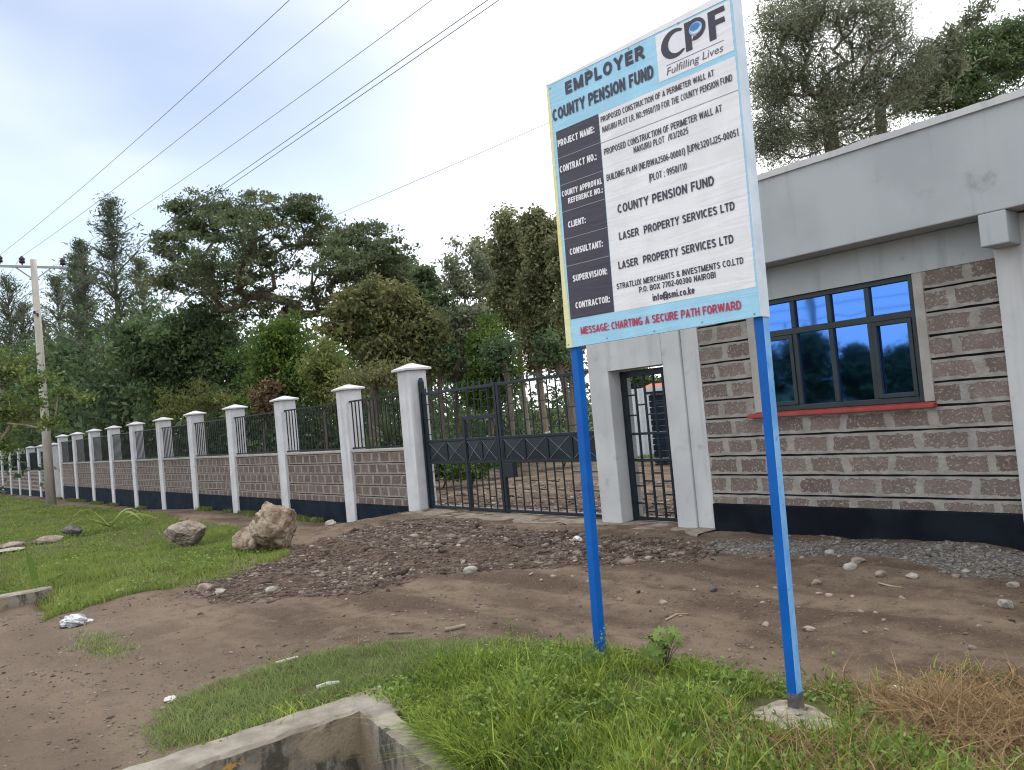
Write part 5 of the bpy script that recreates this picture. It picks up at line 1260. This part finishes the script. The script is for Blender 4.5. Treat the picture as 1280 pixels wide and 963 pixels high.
# field on the left
FP = np.array(FIELD)
n_ = 700000
dd_ = np.exp(rng.uniform(np.log(8.0), np.log(95), n_)); aa = rng.uniform(math.radians(-100), math.radians(-58), n_)
x = dd_*np.sin(aa); y = dd_*np.cos(aa); k = soft(FIELD, x, y, .35, 1.2) & (y > -1) & (y < 8.2)
x, y, dd_ = x[k], y[k], dd_[k]
pat = fbm(x*.5, y*.5, 61)*.6+fbm(x*2.2, y*2.2, 62)*.5
bare = (fbm(x*.55, y*.9, 63) > .57) | (fbm(x*1.6, y*2.4, 64) > .66)
k = ~(bare & (rng.random(len(x)) < .8)); x, y, dd_, pat = x[k], y[k], dd_[k], pat[k]
wl = smooth((dd_-11)/30)
hf = rng.uniform(.04, .13, len(x))*(.5+1.1*np.clip(pat-.2, 0, 1))
kerbside = smooth((-11.6-x)/.2)*smooth((x+15.0)/1.0)*smooth((3.1-y)/.8)
hf = hf*(1+1.5*kerbside*fbm(x*2, y*2, 8))
blades('field_grass', x, y, hf, .006+.0007*dd_, rng.uniform(.2, .9, len(x)), 'field', 'green roadside grass field before the boundary wall', np.clip(.0+1.0*(pat-.2)+.6*(fbm(x*4, y*4, 66)-.45)+rng.random(len(x))*.4, 0, 1), seg=2)
n_ = 26000; q_ = rng.integers(0, len(x), n_); q_ = q_[fbm(x[q_]*1.1, y[q_]*1.1, 67) > .53]; n_ = len(q_)
d = rand_dirs(n_); d[:, 2] = np.abs(d[:, 2])*.6; d /= np.linalg.norm(d, axis=1, keepdims=True); sc_ = .5+dd_[q_]/28
v, f = leaf_quads(np.stack([x[q_]+rng.normal(size=n_)*.03, y[q_]+rng.normal(size=n_)*.03, hgt(x[q_], y[q_])+rough(x[q_], y[q_])+hf[q_]*rng.uniform(.4, 1.3, n_)], -1), d, .05*sc_*rng.uniform(.6, 1.4, n_), .028*sc_)
tag(arr_mesh('field_weeds', v, f, LM['weed'], np.repeat(rng.random(n_), 4)), 'darker broad-leaved weeds in the left grass field', 'weeds', kind='stuff')
n_ = 16000; x = rng.uniform(-47, -15.2, n_); y = 8.24-np.abs(rng.normal(size=n_))*.09; k = fbm(x*.9, y*0+3, 93) > .52; x, y = x[k], y[k]; dd2 = np.hypot(x, y)
blades('wall_foot_grass', x, y, rng.uniform(.03, .16, len(x)), .006+.0006*dd2, rng.uniform(.3, 1.0, len(x)), 'field', 'grass tufts along the foot of the boundary wall', np.clip(rng.normal(.3, .25, len(x)), 0, 1), seg=2)
# strip of grass in the yard
x = rng.uniform(-21, -13, 60000); y = rng.uniform(17, 21.6, 60000); k = inpoly(x, y, YG); x, y = x[k], y[k]; pat = fbm(x, y, 71)
blades('yard_grass', x, y, rng.uniform(.06, .22, len(x)), .022+0*x, rng.uniform(.2, .8, len(x)), 'field', 'strip of grass in the yard before the iron sheet fence', np.clip(pat+rng.random(len(x))*.3-.1, 0, 1), seg=2)
# sparse tuft on the dirt crossing
c_ = ground(130, 812); x = rng.normal(c_[0], .35, 1500); y = rng.normal(c_[1], .10, 1500)
blades('tuft_grass', x, y, rng.uniform(.02, .06, 1500), np.full(1500, .006), rng.uniform(.4, 1.3, 1500), 'short', 'thin trampled grass tuft on the dirt crossing', rng.random(1500), seg=2)

# ------------------------------------------------------------------ rubble and stones
ico_v, ico_f = None, None
def ico():
    t_ = (1+5**.5)/2
    v = np.array([(-1, t_, 0), (1, t_, 0), (-1, -t_, 0), (1, -t_, 0), (0, -1, t_), (0, 1, t_), (0, -1, -t_), (0, 1, -t_), (t_, 0, -1), (t_, 0, 1), (-t_, 0, -1), (-t_, 0, 1)], float)
    f = np.array([(0, 11, 5), (0, 5, 1), (0, 1, 7), (0, 7, 10), (0, 10, 11), (1, 5, 9), (5, 11, 4), (11, 10, 2), (10, 7, 6), (7, 1, 8), (3, 9, 4), (3, 4, 2), (3, 2, 6), (3, 6, 8), (3, 8, 9), (4, 9, 5), (2, 4, 11), (6, 2, 10), (8, 6, 7), (9, 8, 1)])
    return v/np.linalg.norm(v[0]), f
IV, IF = ico()
def stones(name, x, y, s, mat, label, tint, cat, sink=.42):
    n = len(x); z = hgt(x, y)+rough(x, y)
    base = IV[None]*(1+np.clip(rng.normal(size=(n, 12, 1)), -1.8, 1.8)*.36)
    sc = np.stack([s*rng.uniform(.8, 1.7, n), s*rng.uniform(.6, 1.1, n), s*rng.uniform(.35, .75, n)], -1)[:, None]
    v = base*sc; a = rng.random(n)*6.28; ca, sa = np.cos(a)[:, None], np.sin(a)[:, None]
    v = np.stack([v[..., 0]*ca-v[..., 1]*sa, v[..., 0]*sa+v[..., 1]*ca, v[..., 2]], -1)+np.stack([x, y, z+s*(.5-sink)], -1)[:, None]
    f = IF[None]+(np.arange(n)*12)[:, None, None]
    o = arr_mesh(name, v.reshape(-1, 3), f.reshape(-1, 3), LM[mat], np.repeat(tint, 12)); return tag(o, label, cat, kind='stuff')
gp_ = np.array(GRAVEL)
x, y = scatter(GRAVEL, 60000, (gp_[:, 0].min()-.3, gp_[:, 0].max()+.3, gp_[:, 1].min()-.3, gp_[:, 1].max()+.3), .3, 1.5)
cl_ = fbm(x*1.3, y*1.3, 101)+.4*fbm(x*4, y*4, 102)
k = rng.random(len(x)) < np.clip((cl_-.46)*3.0, .10, 1); x, y = x[k], y[k]
ti = np.clip(np.where(rng.random(len(x)) < .08, rng.uniform(.4, .95, len(x)), rng.normal(.13, .11, len(x)))+.5*(fbm(x*1.1, y*1.1, 103)-.45), 0, 1)
stones('rubble', x, y, np.clip(rng.lognormal(math.log(.0098), .64, len(x)), .004, .06), 'stone', 'broken stone rubble heaped before the gate', ti, 'rubble')
g2 = np.array(GREY)
x, y = scatter(GREY, 9000, (g2[:, 0].min(), g2[:, 0].max(), g2[:, 1].min(), 8.22), .2, 2)
stones('grit', x, y, np.clip(rng.lognormal(math.log(.009), .5, len(x)), .004, .035), 'grit', 'grey builders grit banked against the guardhouse plinth', np.clip(rng.normal(.5, .25, len(x)), 0, 1), 'gravel')
x = rng.uniform(-16, .5, 70000); y = rng.uniform(.6, 8.2, 70000)
k = ~inpoly(x, y, VERGE) & ~inpoly(x, y, FIELD) & ~((x > -4.9) & (y < 2.6)) & (rng.random(len(x)) < .15+1.2*np.clip(fbm(x*.9, y*.9, 111)-.38, 0, 1)*2)
x, y = x[k], y[k]
stones('pebbles', x, y, np.clip(rng.lognormal(math.log(.0042), .62, len(x)), .002, .02), 'stone', 'small pebbles strewn over the dirt track', np.clip(rng.normal(.27, .22, len(x)), 0, 1), 'pebbles')
x = rng.uniform(-15.5, -7, 2600); y = 8.95+rng.random(2600)**2.4*4
stones('yard_rubble', x, y, np.clip(rng.lognormal(math.log(.02), .5, len(x)), .01, .06), 'stone', 'rubble on the yard ground behind the gate', np.clip(rng.normal(.4, .25, len(x)), 0, 1), 'rubble')

def rock_mesh(name, r, seed, sub=4, cuts=9, amp=.10, fine=.03):
    import bmesh
    bm = bmesh.new(); bmesh.ops.create_icosphere(bm, subdivisions=sub, radius=1)
    rr = np.random.default_rng(seed); v = np.array([q.co for q in bm.verts])
    for k in range(cuts):
        n = rr.normal(size=3); n /= np.linalg.norm(n); d = rr.uniform(.62, .86); ex = np.maximum(0, v@n-d); v -= np.outer(ex*.93, n)
    u = v/np.linalg.norm(v, axis=1, keepdims=True)
    nz = fbm(u[:, 0]*2+u[:, 2]*1.3+seed, u[:, 1]*2-u[:, 2]*1.7, seed)-.47; nz2 = fbm(u[:, 0]*7+u[:, 2]*5, u[:, 1]*7-u[:, 2]*6+seed, seed+3)-.47
    v = v+u*(nz*amp*2+nz2*fine*2)[:, None]; v = v*np.array(r)
    for q, c in zip(bm.verts, v): q.co = c
    me = bpy.data.meshes.new(name); bm.to_mesh(me); bm.free()
    return me
def rock(name, px, py, r, seed, mat, label, cat='rock', rot=0., sink=.3, sub=4, group=None, smooth_=True, **kw):
    g_ = ground(px, py); me = rock_mesh(name, r, seed, sub, **kw); me.materials.append(M[mat])
    if smooth_: me.polygons.foreach_set('use_smooth', [True]*len(me.polygons)); me.set_sharp_from_angle(angle=math.radians(32))
    o = bpy.data.objects.new(name, me); C.objects.link(o); o.location = (g_[0], g_[1], g_[2]+r[2]*(1-sink)); o.rotation_euler = (0, 0, rot)
    return tag(o, label, cat, group)
rock('boulder', 343, 688, (.38, .36, .40), 11, 'rock_tan', 'big tan boulder with a broken brown face on the grass edge', rot=.9, sink=.10, sub=6, cuts=13, amp=.16, fine=.07)
rock('boulder', 316, 688, (.30, .32, .22), 23, 'rock_tan', 'earthy brown rock lump leaning on the foot of the big tan boulder', rot=.3, sink=.35, sub=5)
rock('boulder', 234, 683, (.46, .40, .27), 5, 'rock_pink', 'long low pinkish boulder lying in the grass', rot=.7, sink=.15, sub=6, cuts=8, amp=.14, fine=.06)
rock('rock', 91, 671, (.24, .22, .17), 31, 'rock_dark', 'dark blocky rock on the far grass', rot=.4, sink=.2)
rock('rock', 60, 679, (.36, .25, .10), 33, 'rock_pink', 'flat brown rubble lump left of the dark blocky rock', rot=1.2, sink=.3)
rock('rock', 14, 685, (.30, .26, .09), 35, 'rock_pink', 'flat brownish rock beside pale broken concrete at the left edge', rot=1.0, sink=.3)
rock('rock', 4, 691, (.42, .3, .05), 37, 'stone_pale', 'pale broken concrete slab at the left edge of the grass', rot=1.5, sink=.3)
for i, (px, py, s, mt, lb) in enumerate((
 (722, 676, .10, 'plastic_white', 'white broken lump in the rubble beside the left blue post'), (588, 716, .11, 'stone_pale', 'pale stone at the lower edge of the rubble heap'), (1257, 758, .085, 'stone_pale', 'squarish pale stone on the dirt at the right'),
 (1011, 788, .055, 'stone_pale', 'pale stone on the dirt just right of the right blue post'), (1037, 693, .085, 'stone_pale', 'flat whitish stone near the guardhouse plinth'), (1073, 703, .085, 'stone_brown', 'larger brownish stone below the guardhouse window'),
 (1063, 711, .09, 'stone_pale', 'pale chipped stone below the larger brownish one'), (1140, 722, .065, 'stone_pale', 'rounded pale stone on the track before the guardhouse'), (1102, 719, .075, 'stone_brown', 'wedge of brown stone left of the rounded pale one'),
 (1207, 716, .05, 'stone_pale', 'small pale stone below the right end of the plinth'), (1267, 733, .065, 'stone_pale', 'flat pale stone near the right edge of the track'), (256, 738, .13, 'stone_brown', 'reddish stone at the left tip of the rubble'), (276, 742, .10, 'stone_pale', 'pale stone at the left tip of the rubble'),
 (338, 740, .09, 'stone_pale', 'pale stone along the lower rubble edge'), (414, 657, .16, 'stone_pale', 'pale stone at the foot of the second pillar from the gate'), (392, 652, .14, 'stone_brown', 'brown stone at the wall foot behind the big boulder'), (892, 738, .05, 'rock_dark', 'dark stone on the track below the portal'), (1021, 730, .06, 'stone_brown', 'brown stone right of the right blue post'))):
    rock('loose_stone', px, py, (s*.8, s*.62, s*.45), 50+i, mt, lb, 'stone', rot=i*1.3, sink=.6, sub=4, amp=.16, fine=.07, group='loose stones on the dirt track')
# two anonymous shapes copied as indistinguishable small stones
proto = None
for i in range(60):
    x = rng.uniform(-9, -.6); y = rng.uniform(4.9, 8.0)
    if inpoly(np.array([x]), np.array([y]), GRAVEL)[0]: continue
    s = rng.uniform(.018, .04)
    if proto is None:
        me = rock_mesh('track_stone', (1, .8, .6), 90, 3); me.materials.append(M['stone_brown']); o = proto = bpy.data.objects.new('track_stone', me); C.objects.link(o)
    else:
        o = proto.copy(); C.objects.link(o)
    o.location = (x, y, gz(x, y)+s*.12); o.scale = (s, s, s); o.rotation_euler = (rng.random()*.6, rng.random()*.6, rng.random()*6)
    tag(o, 'small brown stone lying loose on the bare dirt track', 'stone', 'small brown stones on the dirt track')

# ------------------------------------------------------------------ litter, sticks, plants
def crumple(name, px, py, r, mat, label, cat='litter', seed=1, group=None):
    g_ = ground(px, py); me = rock_mesh(name, r, seed, 4, cuts=14, amp=.35, fine=.16); me.materials.append(M[mat])
    o = bpy.data.objects.new(name, me); C.objects.link(o); o.location = (g_[0], g_[1], g_[2]+r[2]*.55); o.rotation_euler = (0, 0, seed)
    return tag(o, label, cat, group)
crumple('plastic_bag', 90, 783, (.15, .12, .08), 'plastic_white', 'crumpled grey-white plastic bag on the dirt crossing', seed=3)
crumple('plastic_scrap', 108, 779, (.11, .06, .03), 'plastic_white', 'flat white plastic scrap beside the crumpled bag', seed=4)
crumple('paper_scrap', 147, 742, (.10, .07, .03), 'paper', 'white paper scrap on the edge of the left grass', seed=5)
crumple('paper_scrap', 214, 876, (.07, .04, .02), 'paper', 'yellowish paper scrap at the tip of the mown grass', seed=6)
crumple('plastic_scrap', 1122, 868, (.05, .045, .03), 'plastic_green', 'pale green plastic scrap beside the dry grass', seed=7)
crumple('plastic_scrap', 872, 958, (.035, .03, .03), 'plastic_white', 'white plastic cup scrap low in the foreground grass', seed=8)
crumple('dry_leaf', 790, 907, (.03, .028, .03), 'wood', 'curled brown dead leaf standing in the lush grass', 'leaf', seed=10)
def stick(px0, py0, px1, py1, r, mat, label, name='stick'):
    a, b_ = ground(px0, py0), ground(px1, py1); m_ = (a+b_)/2; m_[2] = gz(m_[0], m_[1])
    pts = [p+np.array([0, 0, r*1.2]) for p in (a, m_, b_)]; mb = MB(); mb.tube(pts, [r, r*1.1, r*.8], 6)
    tag(mb.build(name, M[mat], loc=tuple(a)), label, 'stick' if name == 'stick' else name)
stick(556, 790, 582, 784, .014, 'wood', 'pale dry stick near the edge of the verge grass'); stick(486, 793, 518, 792, .008, 'bark', 'thin dark twig left of the pale dry stick')
stick(345, 832, 372, 824, .012, 'pipe', 'whitish stick above the mown grass'); stick(396, 864, 424, 857, .016, 'pipe', 'short dirty white pipe lying behind the culvert corner', 'pipe')
stick(832, 777, 860, 769, .008, 'wood', 'thin twig on the track between the two blue posts'); stick(1098, 730, 1128, 736, .007, 'wood', 'bent pale twig on the track before the guardhouse'); stick(1250, 708, 1279, 722, .008, 'bark', 'dark twig at the right end of the grey grit')
# fallen leaves of an agave on the far grass
g_ = ground(138, 664); rt_ = thing('fallen_agave', tuple(g_), 'heap of fallen yellowed agave leaves on the far grass', 'plant')
for k, (dx, dy, L, up0) in enumerate(((-1.0, -.9, 1.25, .25), (-.6, -1.1, 1.2, .35), (-.3, -.6, 1.0, .5), (.4, .9, 1.1, .25), (.6, .5, .9, .35), (.2, -.9, 1.0, .2), (.1, 1.0, .8, .4))):
    d = np.array([dx, dy, 0]); d /= np.linalg.norm(d); s = np.array([-d[1], d[0], 0]); V, T = [], []
    for q in range(7):
        tt = q/6; p = g_+d*L*tt+np.array([0, 0, .1+up0*math.sin(tt*math.pi*.9)]); w_ = .06*(1-tt**2)+.005; V += [p-s*w_, p+s*w_+np.array([0, 0, .02])]; T += [.4+.1*k % .6]*2
    arr_mesh('leaf', np.array(V), np.array([(2*q, 2*q+1, 2*q+3, 2*q+2) for q in range(6)]), LM['yellow' if k % 2 else 'field'], np.array(T)*0+.75, parent=rt_)
# long blades standing by the left kerb
g_ = ground(47, 738); rt_ = thing('spear_plant', tuple(g_), 'few long spear leaves sprouting beside the left culvert kerb', 'plant')
for k, (tx, ty) in enumerate(((33, 690), (68, 722), (84, 716), (100, 730))):
    depth = (g_@fw-CZ*fw[2]); tip = atd(tx, ty, depth); b0 = g_+np.array([.0, .05*k, -.03])
    if k == 3: b0 = ground(66, 740)
    side = np.array([RX[0], RX[1], 0]); V = []
    for q in range(7):
        tt = q/6; p = b0+(tip-b0)*tt+np.array([0, 0, .12*math.sin(tt*math.pi)*.4]); w_ = (.055 if k == 0 else .03)*(1-tt**1.5)*(.6+tt)+.003; V += [p-side*w_, p+side*w_+fw*.02]
    arr_mesh('leaf', np.array(V), np.array([(2*q, 2*q+1, 2*q+3, 2*q+2) for q in range(6)]), LM['bright' if k < 3 else 'yellow'], np.full(14, .6), parent=rt_)
# lobed weed beside the left post
def lobed_weed(name, px, py, h, label, nleaf=16, L=.13):
    g_ = ground(px, py); rt_ = thing(name, tuple(g_), label, 'plant')
    st = MB(); V, Fc, T = [], [], []
    for k in range(nleaf):
        a = rng.random()*6.28; e = rng.uniform(.2, 1.1); hh = h*rng.uniform(.45, 1.0); tip = g_+np.array([math.cos(a)*math.sin(e)*h*.55, math.sin(a)*math.sin(e)*h*.55, hh])
        st.tube([g_, (g_+tip)/2+np.array([0, 0, .02]), tip], .003, 5, cap=False)
        nr = np.array([math.cos(a)*.5, math.sin(a)*.5, .8])+rng.normal(size=3)*.25-fw*.3; nr /= np.linalg.norm(nr); u = np.cross(nr, [math.sin(a), math.cos(a), .2]); u /= np.linalg.norm(u); w_ = np.cross(nr, u)
        b0 = len(V); V.append(tip); t0 = rng.uniform(.2, 1); T.append(t0); m_ = 15; l = L*rng.uniform(.6, 1.15)
        for q in range(m_):
            an = -2.6+5.2*q/(m_-1); r_ = l*.5*(1.0 if q % 2 == 0 else .55); V.append(tip+(u*math.cos(an)+w_*math.sin(an))*r_-nr*.010*(q % 2)); T.append(t0)
        for q in range(m_-1): Fc.append((b0, b0+1+q, b0+2+q))
    st.build('stems', M['bark'], rt_); arr_mesh('leaves', np.array(V), np.array(Fc), LM['weed'], np.array(T), parent=rt_)
lobed_weed('lobed_weed', 832, 838, .26, 'lobed broad-leaved weed standing right of the left blue post', 22, .12)
lobed_weed('lobed_weed', 738, 842, .14, 'low broad-leaved weed at the foot of the left blue post', 14, .09)
lobed_weed('lobed_weed', 1090, 912, .13, 'low grey-green weed between the footing and the dry grass', 10, .09)
# thin flowering weed stalks
for (px, py, tx, ty, lb) in ((640, 815, 637, 775, 'feathery weed stalk at the edge of the verge left of the posts'), (752, 830, 757, 786, 'thin weed stalk against the left blue post'), (700, 818, 700, 790, 'short weed stalk between the feathery one and the left blue post')):
    g_ = ground(px, py); dep = g_@fw-CZ*fw[2]; tip = atd(tx, ty, dep); rt_ = thing('weed_stalk', tuple(g_), lb, 'plant', 'thin weed stalks on the verge')
    mb = MB(); mb.tube([g_, (g_+tip)/2+np.array([.01, 0, 0]), tip], .0025, 5); mb.build('stem', M['bark'], rt_)
    n_ = 44; tt = rng.random(n_)**.7; c = g_+(tip-g_)*tt[:, None]+rng.normal(size=(n_, 3))*.018; v, f = leaf_quads(c, rand_dirs(n_), .022, .010); arr_mesh('leaves', v, f, LM['weed'], np.repeat(rng.random(n_), 4), parent=rt_)
